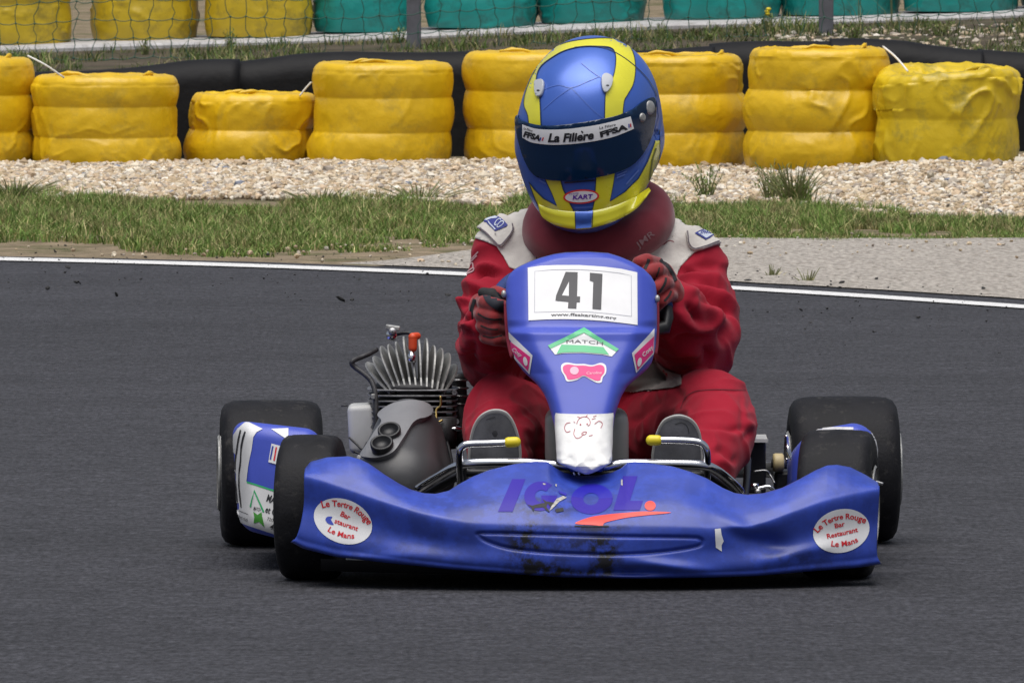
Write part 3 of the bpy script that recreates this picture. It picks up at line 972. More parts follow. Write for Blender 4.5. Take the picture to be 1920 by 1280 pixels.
def smooth_interp(x, pts, k=5, n=2400):
    g = np.linspace(540, 1660, n)
    y = np.interp(g, [p[0] for p in pts], [p[1] for p in pts])
    ker = np.hanning(2 * k + 1); ker /= ker.sum()
    y = np.convolve(np.pad(y, k, mode='edge'), ker, 'valid')
    return np.interp(x, g, y)
nc, K = 420, 26
u = np.linspace(0, 1, nc)
ctrl_t = np.array([0, .10, .22, .40, .50, .56, .72, .88, .96, 1.0])
def fair_rows():
    xl = np.array([590, 576, 572, 571, 570.5, 570, 569, 556, 545, 550]); xr = np.array([1636, 1646, 1647, 1648, 1649, 1649, 1646, 1645, 1652, 1646])
    rows = []
    c = (u - .5) * 2
    for i, t in enumerate(ctrl_t):
        px = xl[i] + (xr[i] - xl[i]) * u
        T, C, B = smooth_interp(px, topc, 9), smooth_interp(px, crec, 40), smooth_interp(px, botc, 20)
        Yc = .13 * np.abs(c) ** 2.6 + .022 * c                       # swept back at the ends; the kart points a little to the right
        cen = np.exp(-((px - 1100) / 210) ** 2)
        wide = .085 + .12 * cen
        Yt = Yc + wide
        if i == 0: py, Y = T + 10, Yt + .035
        elif i == 1: py, Y = T + 1, Yt + .008
        elif i == 2: py, Y = T + (C - T) * .10, Yt - .020
        elif i == 3: py, Y = T + (C - T) * .62, Yc + wide * .26
        elif i == 4: py, Y = T + (C - T) * .94, Yc + .006
        elif i == 5: py, Y = C + (B - C) * .06, Yc - .001
        elif i == 6: py, Y = C + (B - C) * .45, Yc - .004 + .012 * (1 - cen)
        elif i == 7: py, Y = C + (B - C) * .88, Yc + .004
        elif i == 8: py, Y = B, Yc + .028
        else: py, Y = B - 7, Yc + .10
        rows.append(np.stack([px, py, Y], -1))
    return np.array(rows)
CR = fair_rows()
tt = np.linspace(0, 1, 150)
def mono(tk, Y, tq):
    # per-column cubic through the control rows
    n = len(tk); out = np.empty((len(tq),) + Y.shape[1:])
    d = np.diff(Y, axis=0) / np.diff(tk)[:, None, None]
    m_ = np.concatenate([d[:1], (d[:-1] + d[1:]) / 2, d[-1:]])
    for q, t in enumerate(tq):
        i = min(np.searchsorted(tk, t, 'right') - 1, n - 2); h_ = tk[i + 1] - tk[i]; s = (t - tk[i]) / h_
        out[q] = (1 + 2 * s) * (1 - s) ** 2 * Y[i] + s * (1 - s) ** 2 * h_ * m_[i] + s * s * (3 - 2 * s) * Y[i + 1] + s * s * (s - 1) * h_ * m_[i + 1]
    return out
G = mono(ctrl_t, CR, tt)
px, py, Yg = G[..., 0], G[..., 1], G[..., 2].copy()
def g2(cx, cy, sx, sy, deg=0):
    c, s = math.cos(R(deg)), math.sin(R(deg)); dx, dy = px - cx, py - cy
    return np.exp(-((dx * c + dy * s) / sx) ** 2 - ((-dx * s + dy * c) / sy) ** 2)
Yg += .050 * g2(1102, 878, 52, 26)                    # scoop the nose panel drops into
Yg += .75 * (.022 * g2(1425, 1012, 62, 20, 18) - .014 * g2(1385, 985, 40, 14, 25) - .012 * g2(1500, 1035, 70, 13, -12) + .010 * g2(1350, 935, 60, 24, 35))
Yg += -.010 * g2(1260, 1062, 75, 11, 8) + .012 * g2(1180, 1072, 60, 8) + .006 * g2(800, 1020, 90, 20, 10) - .006 * g2(700, 1045, 60, 10)
Yg += .012 * g2(870, 930, 60, 30, -20) + .008 * g2(1340, 930, 50, 30, 20)
# the moulded slot outline on the front face
sl = catmull([(899, 1004), (906, 999), (1000, 1001), (1150, 1005), (1290, 1007), (1312, 1010), (1316, 1016), (1305, 1024), (1240, 1034), (1150, 1039), (1040, 1036), (960, 1028), (915, 1015)], 10, True)
dist = np.full(px.shape, 99.)
msk = (px > 880) & (px < 1335) & (py > 985) & (py < 1055)
A, B_ = sl, np.roll(sl, -1, 0)
q = np.c_[px[msk], py[msk]]
best = np.full(len(q), 99.)
for a, b in zip(A, B_):
    ab = b - a; s = np.clip(((q - a) @ ab) / (ab @ ab + 1e-9), 0, 1)
    best = np.minimum(best, np.hypot(*(q - a - s[:, None] * ab).T))
dist[msk] = best
Yg += .0055 * np.exp(-(dist / 3.0) ** 2)
ins = np.zeros(px.shape); ins[msk] = np.array([1.0 if (y_ > 1000 and abs((x_ - 1108) / 205) ** 3 + abs((y_ - 1019) / 17) ** 2 < 1) else 0 for x_, y_ in q])
W3 = PA(px, py, Yg)
wob = nz(W3.reshape(-1, 3), 6, 21, 2).reshape(px.shape); wob2 = nz(W3.reshape(-1, 3), 16, 22, 2).reshape(px.shape)
Yg += .0030 * wob + .0008 * wob2
W3 = PA(px, py, Yg)
# turn the two ends back into side walls
def endcol(k, dx, dY):
    e = W3[:, k].copy(); e[:, 0] += dx; e[:, 1] += dY
    return e
L1, L2 = endcol(0, .002, .014), endcol(0, .012, .07); R1, R2 = endcol(-1, -.002, .014), endcol(-1, -.012, .07)
W3 = np.concatenate([L2[:, None], L1[:, None], W3, R1[:, None], R2[:, None]], 1)
ncc = W3.shape[1]
Vf = W3.reshape(-1, 3); Ff = grid_faces(len(tt), ncc)
# soot and rubber smears of the front face
pxx = np.pad(px, ((0, 0), (2, 2)), mode='edge'); pyy = np.pad(py, ((0, 0), (2, 2)), mode='edge')
def smudge(cx, cy, sx, sy): return np.exp(-(np.abs((pxx - cx) / sx) ** 3) - (np.abs((pyy - cy) / sy) ** 3))
dirt = .95 * smudge(985, 1020, 36, 30) + .75 * smudge(985, 990, 26, 12) + 1.0 * smudge(1135, 1045, 30, 40) + .6 * smudge(1080, 1020, 75, 14) + .7 * smudge(1010, 1060, 60, 18) \
    + .8 * smudge(1055, 1072, 90, 10) + .55 * smudge(1110, 990, 60, 8) + .25 * smudge(1000, 960, 220, 40) + .3 * smudge(780, 1030, 120, 30) * .6 + .3 * smudge(1480, 1050, 90, 20) + .35 * smudge(1020, 950, 50, 18) + .22
mk('front_fairing', Vf, Ff[:, ::-1], blue_pl, kart, attrs={'dirt': np.clip(dirt, 0, 1.3).ravel()})
FAIR = bpy.data.objects['front_fairing']
fb = bvh_of(Vf, Ff)
# back sheet for thickness
mk('fairing_lining', Vf + np.array([0, .006, 0]), Ff, black_pl, FAIR)

def dec(nm, polys, m, off=.0008, step=6, b=fb, par=None, **k):
    return drape(nm, polys, b, off, m, par or FAIR, step, **k)
def txt(nm, s, a, b_, h, m, bvh, par, off, bold=.02, shear=0, sag=0, step=5):
    V2, F2 = text2d(s, a, b_, h, bold, shear, sag)
    return drape(nm, [], bvh, off, m, par, step, tris=(V2, F2), smooth=False)

# oval restaurant stickers
def oval(cx, cy, a, b_, deg, lines, torn=False):
    s_ = dec('oval_sticker', [ell(cx, cy, a, b_, deg)], white_v, .0010, label='white oval sticker with red lettering')
    c, s = math.cos(R(deg)), math.sin(R(deg))
    def q(x, y): return (cx + c * x - s * y, cy + s * x + c * y)
    for (word, x0, y0, x1, y1, h, sag) in lines:
        txt('lettering', word, q(x0, y0), q(x1, y1), h, red_v, fb, s_, .0018, .022, 0, sag, 4)
    if torn:
        dec('torn_patch', [catmull(Z(380, 720, 3.2, [(740, 805), (755, 793), (780, 795), (772, 812), (788, 842), (760, 838), (742, 822)]), 4, True).tolist()], blue_sm, .0018, 4, par=s_)
oval(643.5, 976.5, 56.5, 41, 22, [('Le Tertre Rouge', -45, -9, 46, -11, 10.5, -16), ('Bar', -9, -8, 10, -7, 9.5, 0), ('staurant', -14, 9, 32, 7, 9, 0), ('Le Mans', -20, 28, 32, 22, 9.5, 4)], True)
oval(1577, 994.5, 53.5, 40.5, -14, [('Le Tertre Rouge', -44, -7, 46, -3, 9.5, -17), ('Bar', -10, -8, 9, -8, 8.5, 0), ('Restaurant', -29, 8, 30, 9, 9, 0), ('Le Mans', -26, 23, 26, 27, 9.5, 4)])
# faded brand lettering and red stroke
z4 = lambda pts: Z(840, 720, 3.2, pts)
dec('faded_letter', [z4([(385, 570), (465, 570), (388, 765), (300, 765)])], purple_v, .0008)
gp = ell(555, 672, 98, 88, -8, 40, 28, 322); gi = ell(560, 672, 38, 36, -8, 40, 28, 322)
dec('faded_letter', [z4([gp[i], gp[i + 1], gi[i + 1], gi[i]]) for i in range(len(gp) - 1)] + [z4([(560, 668), (655, 668), (648, 705), (560, 705)])], purple_v, .0008)
op = ell(863, 690, 126, 90, -4, 48); oi = ell(858, 690, 46, 36, -4, 48)
dec('faded_letter', [z4([op[i], op[(i + 1) % 48], oi[(i + 1) % 48], oi[i]]) for i in range(48) if op[i][1] > 680], purple_v, .0008)
dec('faded_letter', [z4([op[i], op[(i + 1) % 48], oi[(i + 1) % 48], oi[i]]) for i in range(48) if op[i][1] <= 680], dpurple_v, .0008)
dec('faded_letter', [z4([(1052, 552), (1138, 552), (1092, 700), (1170, 700), (1150, 757), (992, 757)])], purple_v, .0008)
dec('red_stroke', [catmull(z4([(762, 835), (800, 816), (870, 795), (960, 782), (1060, 773), (1180, 764), (1322, 768), (1322, 774), (1200, 786), (1080, 800), (1000, 816), (940, 832), (925, 850), (880, 846), (800, 842)]), 5, True).tolist()], orange_v, .0010)
dec('red_dot', [z4(ell(1213, 730, 33, 29))], orange_v, .0010)
dec('tape_patch', [z4([(1600, 868), (1635, 864), (1640, 900), (1653, 940), (1640, 965), (1642, 1002), (1606, 978)])], white_v, .0012)
scuff = mat('bare_scuff', (.50, .48, .45), .5, var=(200, .3, 1.3)); gouge = mat('dark_gouge', (.02, .02, .022), .7, var=(200, .4, 2))
for pts, mm in (([(475, 722), (505, 730), (560, 716), (600, 712), (590, 738), (612, 770), (598, 766), (570, 740), (520, 745), (512, 765), (500, 742)], gouge),
                ([(565, 690), (590, 705), (640, 712), (615, 740), (600, 720), (580, 712)], gouge), ([(650, 690), (690, 672), (712, 682), (668, 705), (625, 748), (610, 760), (618, 735)], scuff),
                ([(640, 752), (690, 742), (694, 762), (650, 772)], gouge), ([(568, 596), (586, 598), (584, 606), (570, 605)], scuff), ([(642, 600), (652, 602), (650, 616), (642, 612)], scuff),
                ([(1040, 575), (1050, 573), (1050, 612), (1040, 606)], scuff), ([(660, 640), (714, 660), (705, 672), (668, 656)], dpurple_v)):
    dec('scrape', [z4(pts)], mm, .0013, 3)
dec('rub_mark', [z4(p) for p in stroke([(760, 850), (850, 853), (965, 852)], 7)], gouge, .0012, 5)

# black floor pan and lip under the fairing
def pan():
    c = np.linspace(-1, 1, 60)
    rows = []
    for dY, z in ((.04, .052), (.05, .030), (.09, .026), (.5, .034)):
        x_ = (1098 - 960 + c * 500) / 1000.; Yc = .13 * np.abs(c) ** 2.6 + .022 * c
        rows.append(np.c_[x_, Yc + dY, np.full(60, z)])
    return np.vstack(rows), grid_faces(4, 60)
V, F = pan(); mk('under_lip', V, F, black_pl, kart)
V, F = box((-.13, .30, .032), (.40, 1.2, .040), .002); mk('floor_tray', V, F, dark_alloy, kart, smooth=False)

# --- wheels
def tyre_prof(rad, wid):
    h = wid / 2
    p = [(rad * .46, -h * .80), (rad * .52, -h * .93), (rad * .62, -h * 1.0), (rad * .76, -h * 1.0), (rad * .87, -h * .975), (rad * .945, -h * .91), (rad * .985, -h * .79), (rad * 1.0, -h * .6), (rad * 1.004, -h * .3)]
    return p + [(rad * 1.005, 0)] + [(r, -o) for r, o in p[::-1]]
def wheel(c, rad, wid, ax, label=None, out=1):
    ax = np.array(ax, float)
    wr = bpy.data.objects.new('wheel', None); COL.objects.link(wr); wr.parent = kart; ORI[wr.name] = ORI[kart.name]
    if label: wr['label'] = label
    pr = tyre_prof(rad, wid)
    prs = []
    for i in range(len(pr) - 1):
        prs += [tuple(np.array(pr[i]) * (1 - t) + np.array(pr[i + 1]) * t) for t in (0, .5)]
    prs.append(pr[-1])
    V, F = lathe(prs, c, ax, 96)
    mk('tyre', V, F, rubber, wr)
    h = wid / 2
    V, F = lathe([(rad * .50, h * 1.05 * s) if k == 0 else (rr * rad, h * o * s) for k, s, rr, o in
                  [(1, -1, .50, 1.06), (1, -1, .53, 1.02), (1, -1, .47, .98), (1, -1, .42, .8), (1, -1, .38, .3), (1, 1, .38, .3), (1, 1, .42, .8), (1, 1, .47, .98), (1, 1, .53, 1.02), (1, 1, .50, 1.06)]], c, ax, 64)
    mk('rim', V, F, alloy, wr)
    V, F = lathe([(.005, .25 * h), (rad * .4, .25 * h), (rad * .4, .15 * h), (.005, .15 * h)], c, ax, 40); mk('hub_disc', V, F, dark_alloy, wr)
    return wr
def wc(pl_, pr_, pt, pb, Y):
    a, b = P(pl_, pb, Y), P(pr_, pb, Y)
    zt = P(pl_, pt, Y)[2]; x_ = (a[0] + b[0]) / 2
    rad = (zt) / 2
    return np.array([x_, Y, rad]), rad, (b[0] - a[0])
yaw = R(2.6)
axle = (math.cos(yaw), math.sin(yaw), 0)
c_, r_, w_ = wc(411, 606, 750, 1022, 1.33); wheel(c_, r_, w_ - .005, axle, 'fat rear tyre behind the number panel')
RL = c_
c_, r_, w_ = wc(1477, 1684, 743, 1008, 1.42); wheel(c_, r_, w_ - .005, axle, 'fat rear tyre on the brake side')
RR = c_
st = R(7)
c_, r_, w_ = wc(521, 648, 815, 1092, .34); wheel(c_ + [0, 0, 0], r_, w_ - .012, (math.cos(st), -math.sin(st), 0), 'front tyre on the engine side, turned a little')
FL = c_
c_, r_, w_ = wc(1500, 1642, 806, 1090, .38); wheel(c_, r_, w_ - .005, (math.cos(st), -math.sin(st), 0), 'front tyre half hidden by the fairing')
FR = c_
V, F = tube([RL, RR], .016, 12); mk('rear_axle', V, F, steel, kart)
# white rim flanges seen at the outer edges
for c0, rr, s in ((RL, .070, -1), (RR, .070, 1)):
    V, F = lathe([(rr - .006, s * .100), (rr, s * .1035), (rr + .004, s * .100), (rr - .002, s * .092)], c0, axle, 48); mk('rim_flange', V, F, white_v, kart)

# --- frame tubes, bumper bars, steering gear
def tb(nm, pts, r0, m, n=5, seg=10, par=kart):
    V, F = tube(pts, r0, seg, n); return mk(nm, V, F, m, par)
tb('bumper_bar', [P(783, 918, .34), P(800, 907, .33), P(828, 890, .30), P(858, 874, .27), P(890, 868, .25), P(975, 867, .24), P(1045, 872, .24), P(1130, 874, .24), P(1171, 869, .24), P(1224, 869, .24), P(1309, 871, .25), P(1340, 880, .27), P(1371, 904, .31), P(1388, 922, .34)], .0095, chrome)
tb('bumper_bar', [P(800, 925, .36), P(858, 893, .30), P(895, 886, .28), P(1100, 888, .27), P(1300, 890, .28), P(1340, 900, .31), P(1375, 928, .36)], .008, black_pl)
for a, b in ((868, 868), (1325, 1325)):
    tb('bumper_post', [P(a, 866, .27), P(b, 930, .30)], .008, steel)
def pedal(tip, pts, low):
    pr_ = tb('pedal_bar', pts, .0072, chrome)
    V, F = capsule(tip[0], .0102, tip[1], .0098, 18); mk('pedal_cap', V, F, yellow_pl, pr_)
pedal((P(954, 829, .235), P(967, 828, .235)), [P(960, 829, .235), P(915, 831, .235), P(880, 832, .236), P(867, 837, .238), P(862, 850, .243), P(862, 880, .26), P(864, 915, .28)], None)
pedal((P(1221, 825, .235), P(1233, 825, .235)), [P(1228, 825, .235), P(1265, 825, .235), P(1302, 827, .236), P(1318, 833, .238), P(1325, 848, .243), P(1326, 880, .26), P(1325, 915, .28)], None)
tb('frame_rail', [P(830, 985, .35), P(850, 960, .8), P(860, 950, 1.3)], .014, black_pl)
tb('frame_rail', [P(1380, 985, .35), P(1360, 960, .8), P(1350, 950, 1.3)], .014, black_pl)
tb('frame_rail', [P(660, 975, .38), P(800, 985, .40), P(1100, 990, .42), P(1400, 985, .40), P(1500, 975, .40)], .013, black_pl)
tb('tie_rod', [P(640, 955, .42), P(900, 955, .45), P(1080, 940, .5)], .006, steel)
tb('tie_rod', [P(1130, 940, .5), P(1300, 950, .46), P(1500, 950, .44)], .006, steel)
for c0, s in ((FL, 1), (FR, -1)):
    V, F = tube([c0 + [s * .05, 0, 0], c0 + [s * .15, 0.0, -.02]], .013, 12); mk('stub_axle', V, F, steel, kart)
# brake gear on the right
V, F = box(P(1398, 925, .95), P(1434, 823, 1.05), .004); mk('chain_guard', V, F, black_pl, kart, smooth=False)
V, F = box(P(1392, 823.5, .90), P(1436, 819.5, 1.06), .001); mk('guard_top', V, F, lgrey_pl, kart, smooth=False)
V, F = lathe([(.004, -.010), (.017, -.010), (.0185, -.006), (.0185, .008), (.015, .011), (.004, .011)], P(1459, 867, .98), (1, .05, 0), 28); mk('brake_piston', V, F, mat('tan_plastic', (.52, .42, .22), .5), kart)
V, F = tube([P(1446, 868, 1.0), P(1476, 870, 1.0)], .0095, 12); mk('piston_rod', V, F, steel, kart)
for (x_, y_) in ((1475, 863), (1483, 879)):
    V, F = capsule(P(x_, y_ - 2, .92), .0028, P(x_, y_ + 3, .92), .0028, 10); mk('caliper_bolt', V, F, chrome, kart)
V, F = box(P(1452, 925, .98), P(1495, 878, 1.08), .006); mk('brake_caliper', V, F, black_pl, kart, smooth=False)
tb('brake_hose', [P(1413, 884, .8), P(1436, 882, .8), P(1445, 892, .8), P(1452, 905, .78)], .0022, steel)
tb('lever', [P(1415, 917, .5), P(1428, 914, .5), P(1442, 912, .5), P(1452, 921, .5)], .0038, chrome)
V, F = lathe([(.001, -.006), (.007, -.006), (.0075, 0), (.007, .005), (.001, .005)], P(1415, 911, .5), (0, 0, 1), 18); mk('lever_bolt', V, F, chrome, kart)
V, F = lathe([(.001, -.006), (.006, -.006), (.0065, 0), (.006, .005), (.001, .005)], P(1421, 922, .49), (0, 1, 0), 18); mk('lever_nut', V, F, steel, kart)
V, F = capsule(P(1383, 910, .45), .0045, P(1387, 921, .45), .0035, 12); mk('rod_end', V, F, steel, kart)
tb('side_stay', [P(1396, 940, .5), P(1400, 900, .62), P(1402, 860, .75)], .007, black_pl)

# --- seat shell, steering column and wheel, tank
def seat():
    V = []
    a_ = np.linspace(-1, 1, 40)
    for t in np.linspace(0, 1, 30):
        for a in a_:
            Yc = 1.34 - .1 * t + .0; hw = .195 + .02 * t
            x_ = .155 + hw * math.sin(a * 1.5)
            Y = Yc - (.28 * (1 - t) + .10) * (1 - math.cos(a * 1.5)) * .9 + .0
            z = .05 + .36 * t
            V.append((x_, Y, z))
    return np.array(V), grid_faces(30, 40)
V, F = seat(); mk('seat_shell', V, F, mat('seat_shell_grey', (.06, .06, .065), .4), kart)
tb('steering_column', [P(1095, 640, .64), P(1098, 800, .42), P(1100, 940, .34)], .011, steel)
wheelc = P(1086, 600, .60)
wn_ = np.array([0.0, -.55, .835]); wn_ = np.array([-.04, -.86, .50]); wn_ /= np.linalg.norm(wn_)
au = np.cross(wn_, [0, 0, 1.]); au /= np.linalg.norm(au); av = np.cross(wn_, au); av = -av if av[2] < 0 else av
wheelc = P(1086, 612, .58)
sgp = lambda v: math.copysign(abs(v) ** .72, v)
rim = [wheelc + .168 * sgp(math.cos(a)) * au * (1 if math.sin(a) > 0 else .66) + (.128 if math.sin(a) > 0 else .085) * sgp(math.sin(a)) * av for a in np.linspace(0, 2 * math.pi, 96, endpoint=False)]
sw_blue = mat('blue_grip', (.012, .035, .16), .75, bump=(200, .4, .002)); 
rim.append(rim[0]); rim = np.array(rim)
tb('steering_wheel', rim, .0140, black_pl, 0, 14)
SW = bpy.data.objects['steering_wheel']
tb('blue_grip', rim[3:46], .0152, sw_blue, 0, 14, SW)
V, F = lathe([(.002, 0), (.035, 0), (.035, .01), (.002, .01)], wheelc + wn_ * 0, wn_, 24); mk('wheel_hub', V, F, black_pl, SW)
for a in (0.3, math.pi - .3, -math.pi / 2):
    V, F = tube([wheelc, wheelc + .08 * (math.cos(a) * au * 2 + math.sin(a) * av)], .009, 8); mk('spoke', V, F, dark_alloy, SW)
V, F = box([P(1022, 868, .42)[0], .42, P(1022, 880, .42)[2]], [P(1179, 770, .42)[0], .60, P(1179, 772, .42)[2]], .022, seg=4)
mk('fuel_tank', V, F, mat('grey_tank', (.26, .26, .26), .45, var=(9, .8, 1.1)), kart)

# --- nose panel (number board and its stalk)
zN = lambda pts: Z(820, 380, 3.2, pts)
lft = [(1101, 472), (1060, 473.5), (1039, 476.5), (1015, 483), (995, 490), (975, 499), (962, 507), (953, 518), (949, 530), (948, 545), (949, 568), (952, 614), (957, 646), (967, 677), (982, 697), (1007, 720), (1020, 738), (1028, 757), (1034, 778), (1040, 800), (1046, 840), (1060, 870), (1070, 884)]
rgt = [(1101, 472), (1140, 474.5), (1164, 482), (1185, 491), (1207, 504), (1221, 518), (1229, 532), (1231, 545), (1232, 567), (1232, 614), (1229, 652), (1222, 680), (1213, 693), (1195, 708), (1175, 725), (1164, 745), (1157, 765), (1153, 778), (1150, 800), (1147, 840), (1140, 865), (1130, 884)]
nr = 200
pyr = 472.05 + (884 - 472.05) * (np.linspace(0, 1, nr) ** 1.45)
XL = np.interp(pyr, [p[1] for p in lft], [p[0] for p in lft]); XR = np.interp(pyr, [p[1] for p in rgt], [p[0] for p in rgt])
ker = np.hanning(7); ker /= ker.sum()
def smf(a): 
    b = a.copy(); b[8:-8] = np.convolve(np.pad(a, 3, mode='edge'), ker, 'valid')[8:-8]; return b
XL, XR = smf(XL), smf(XR)
yf = np.interp(pyr, [472, 476, 484, 498, 560, 600, 608, 614, 624, 640, 700, 778, 862, 884], [.488, .470, .458, .449, .413, .390, .386, .381, .358, .352, .315, .268, .187, .215])
ker2 = np.hanning(5); ker2 /= ker2.sum(); yf[4:-4] = np.convolve(np.pad(yf, 2, mode='edge'), ker2, 'valid')[4:-4]
rl = np.interp(pyr, [472, 500, 605, 622, 661, 700, 778, 884], [1090, 985, 985, 990, 1006, 1030, 1046, 1062]); rg = np.interp(pyr, [472, 500, 605, 622, 661, 700, 778, 884], [1110, 1200, 1200, 1192, 1178, 1157, 1142, 1128])
slope = np.interp(pyr, [472, 498, 600, 625, 680, 720, 778, 884], [.2, .55, .55, 1.0, 1.05, 1.2, 1.6, 1.6])
ncn = 120
s = np.linspace(0, 1, ncn)
s = .5 + .5 * np.sin((s - .5) * math.pi) * .5 + .5 * (s - .5)
PX = XL[:, None] + (XR - XL)[:, None] * s[None]
def soft(x, k=5.): return k * np.log1p(np.exp(np.clip(x / k, -30, 30)))
back = (soft(rl[:, None] - PX) + soft(PX - rg[:, None])) / 1000 * slope[:, None]
cen = .020 * ((PX - 1095) / 140) ** 2
edge = np.minimum(PX - XL[:, None], XR[:, None] - PX)
rnd = .016 * np.exp(-np.clip(edge, 0, None) / 5.5)
Yn = yf[:, None] + back + cen + rnd + (PX - 1095) * .00004
W = PA(PX, np.repeat(pyr[:, None], ncn, 1), Yn)
e1 = W[:, :1] + [.001, .018, 0]; e2 = W[:, :1] + [.006, .07, -.004]; f1 = W[:, -1:] + [-.001, .018, 0]; f2 = W[:, -1:] + [-.006, .07, -.004]
W = np.concatenate([e2, e1, W, f1, f2], 1)
Vn = W.reshape(-1, 3); Vn[:, 1] += .0022 * nz(Vn, 9, 31, 2); Fn = grid_faces(nr, ncn + 4)
NP = mk('nose_panel', Vn, Fn[:, ::-1], blue_sm, kart)
mk('panel_lining', Vn + [0, .006, 0], Fn, black_pl, NP)
nb = bvh_of(Vn, Fn)
pdec = lambda nm, polys, m, off=.0008, step=6, par=NP, **k: drape(nm, polys, nb, off, m, par, step, **k)
plate = pdec('number_plate', [zN([(544, 392), (620, 380), (720, 376), (850, 376), (1000, 386), (1100, 398), (1198, 420), (1200, 735), (1100, 722), (1000, 711), (880, 703), (760, 700), (650, 702), (548, 708)])], white_v, .0016, 8, label='white number plate with a large 41')
PLT = plate
thin = mat('plate_line', (.35, .36, .42), .5)
pdec('plate_border', [zN(p) for p in stroke([(584, 660), (586, 414), (700, 404), (860, 404), (1000, 414), (1100, 426), (1162, 440), (1164, 684)], 2.6)] + [zN(p) for p in stroke([(584, 660), (760, 655), (900, 657), (1030, 668), (1164, 684)], 2.2)], thin, .0022, 8, PLT)
num = mat('number_black', (.035, .035, .042), .45)
pdec('digit', [zN([(770, 418), (842, 420), (838, 565), (857, 566), (855, 600), (836, 600), (834, 638), (784, 636), (786, 598), (709, 590), (713, 560)])], num, .0024, 8, PLT)
pdec('digit_hole', [zN([(790, 478), (789, 563), (748, 560)])], white_v, .0030, 8, PLT)
pdec('digit', [zN([(915, 423), (990, 430), (982, 644), (930, 640), (935, 478), (914, 470)])], num, .0024, 8, PLT)
txt('web_address', 'www.ffsakarting.org', (1033, 593.5), (1155, 600), 5, num, nb, PLT, .0024, .02, 0, -3, 5)
# green roof logo
pdec('roof_logo', [zN([(880, 752), (1088, 880), (1046, 924), (990, 912), (870, 902), (760, 904), (706, 912), (664, 858)])], white_v, .0012, 6)
gl = mat('roof_green', (.10, .52, .24), .4)
pdec('roof_stripe', [zN([(880, 752), (1088, 880), (1072, 895), (880, 782), (678, 878), (664, 858)]), zN([(745, 853), (880, 858), (995, 868), (1030, 914), (990, 908), (870, 898), (760, 900), (716, 908)])], gl, .0019, 6)
txt('logo_word', 'MATCH', zN([(775, 846)])[0], zN([(992, 858)])[0], 6.2, num, nb, NP, .0020, .0, 0, -2, 5)
# pink bow
bow = [(880, 968), (930, 975), (980, 962), (1010, 978), (1012, 1020), (992, 1050), (984, 1078), (955, 1080), (915, 1060), (878, 1042), (840, 1062), (800, 1072), (775, 1070), (762, 1040), (745, 1010), (745, 975), (775, 960), (830, 968)]
pdec('bow_sticker', [catmull(zN(bow), 5, True).tolist()], white_v, .0012, 5)
cb = np.mean(bow, 0); bi = [tuple(cb + (np.array(p) - cb) * [.92, .80]) for p in bow]
pdec('bow_fill', [catmull(zN(bi), 5, True).tolist()], pink_v, .0019, 5)
pdec('bow_disc', [zN(ell(822, 1010, 26, 24))], mat('pale_pink', (.85, .45, .58), .4), .0026, 5)
txt('bow_word', 'Caroline', zN([(893, 1032)])[0], zN([(985, 1030)])[0], 5, mat('pale_pink', (.85, .45, .58)), nb, NP, .0026, .01, .2, 0, 5)
# pink side stickers
for outer, inner, w0, w1, sgn in (([(430, 775), (574, 915), (556, 1028), (470, 940), (440, 890)], [(442, 832), (562, 925), (548, 1008), (478, 930), (447, 880)], (452, 882), (505, 925), 1),
                                  ([(1300, 755), (1165, 902), (1190, 1020), (1296, 905)], [(1296, 800), (1178, 912), (1196, 1004), (1290, 898)], (1232, 925), (1290, 870), -1)):
    sk = pdec('side_sticker', [zN(outer)], white_v, .0012, 5)
    pdec('side_fill', [zN(inner)], pink_v, .0019, 5, sk)
    txt('side_word', 'Cosy', zN([w0])[0], zN([w1])[0], 6.5, white_v, nb, sk, .0026, .02, .15, 0, 4)
    cx_ = (534, 950) if sgn == 1 else (1207, 955)
    pdec('side_flame', [zN(ell(cx_[0], cx_[1], 12, 27, 12 * -sgn))], white_v, .0026, 4, sk)
    # dark red strip down the panel's side
tb('panel_edge_strip', [P(949, 566, .475), P(950, 600, .470), P(954, 640, .47), P(961, 670, .46)], .0045, mat('dark_red_tape', (.32, .03, .06), .5), 4, 8, NP)
tb('panel_edge_strip', [P(1231.5, 562, .48), P(1232, 600, .475), P(1231, 640, .475), P(1228, 664, .47)], .0045, mat('dark_red_tape', (.32, .03, .06), .5), 4, 8, NP)
for x_, y_ in ((944.5, 551), (1232.5, 560)):
    V, F = sphere(P(x_, y_, .46), .0062, 14, 8, (.8, 1, 1.2)); mk('panel_clip', V, F, alloy, NP)

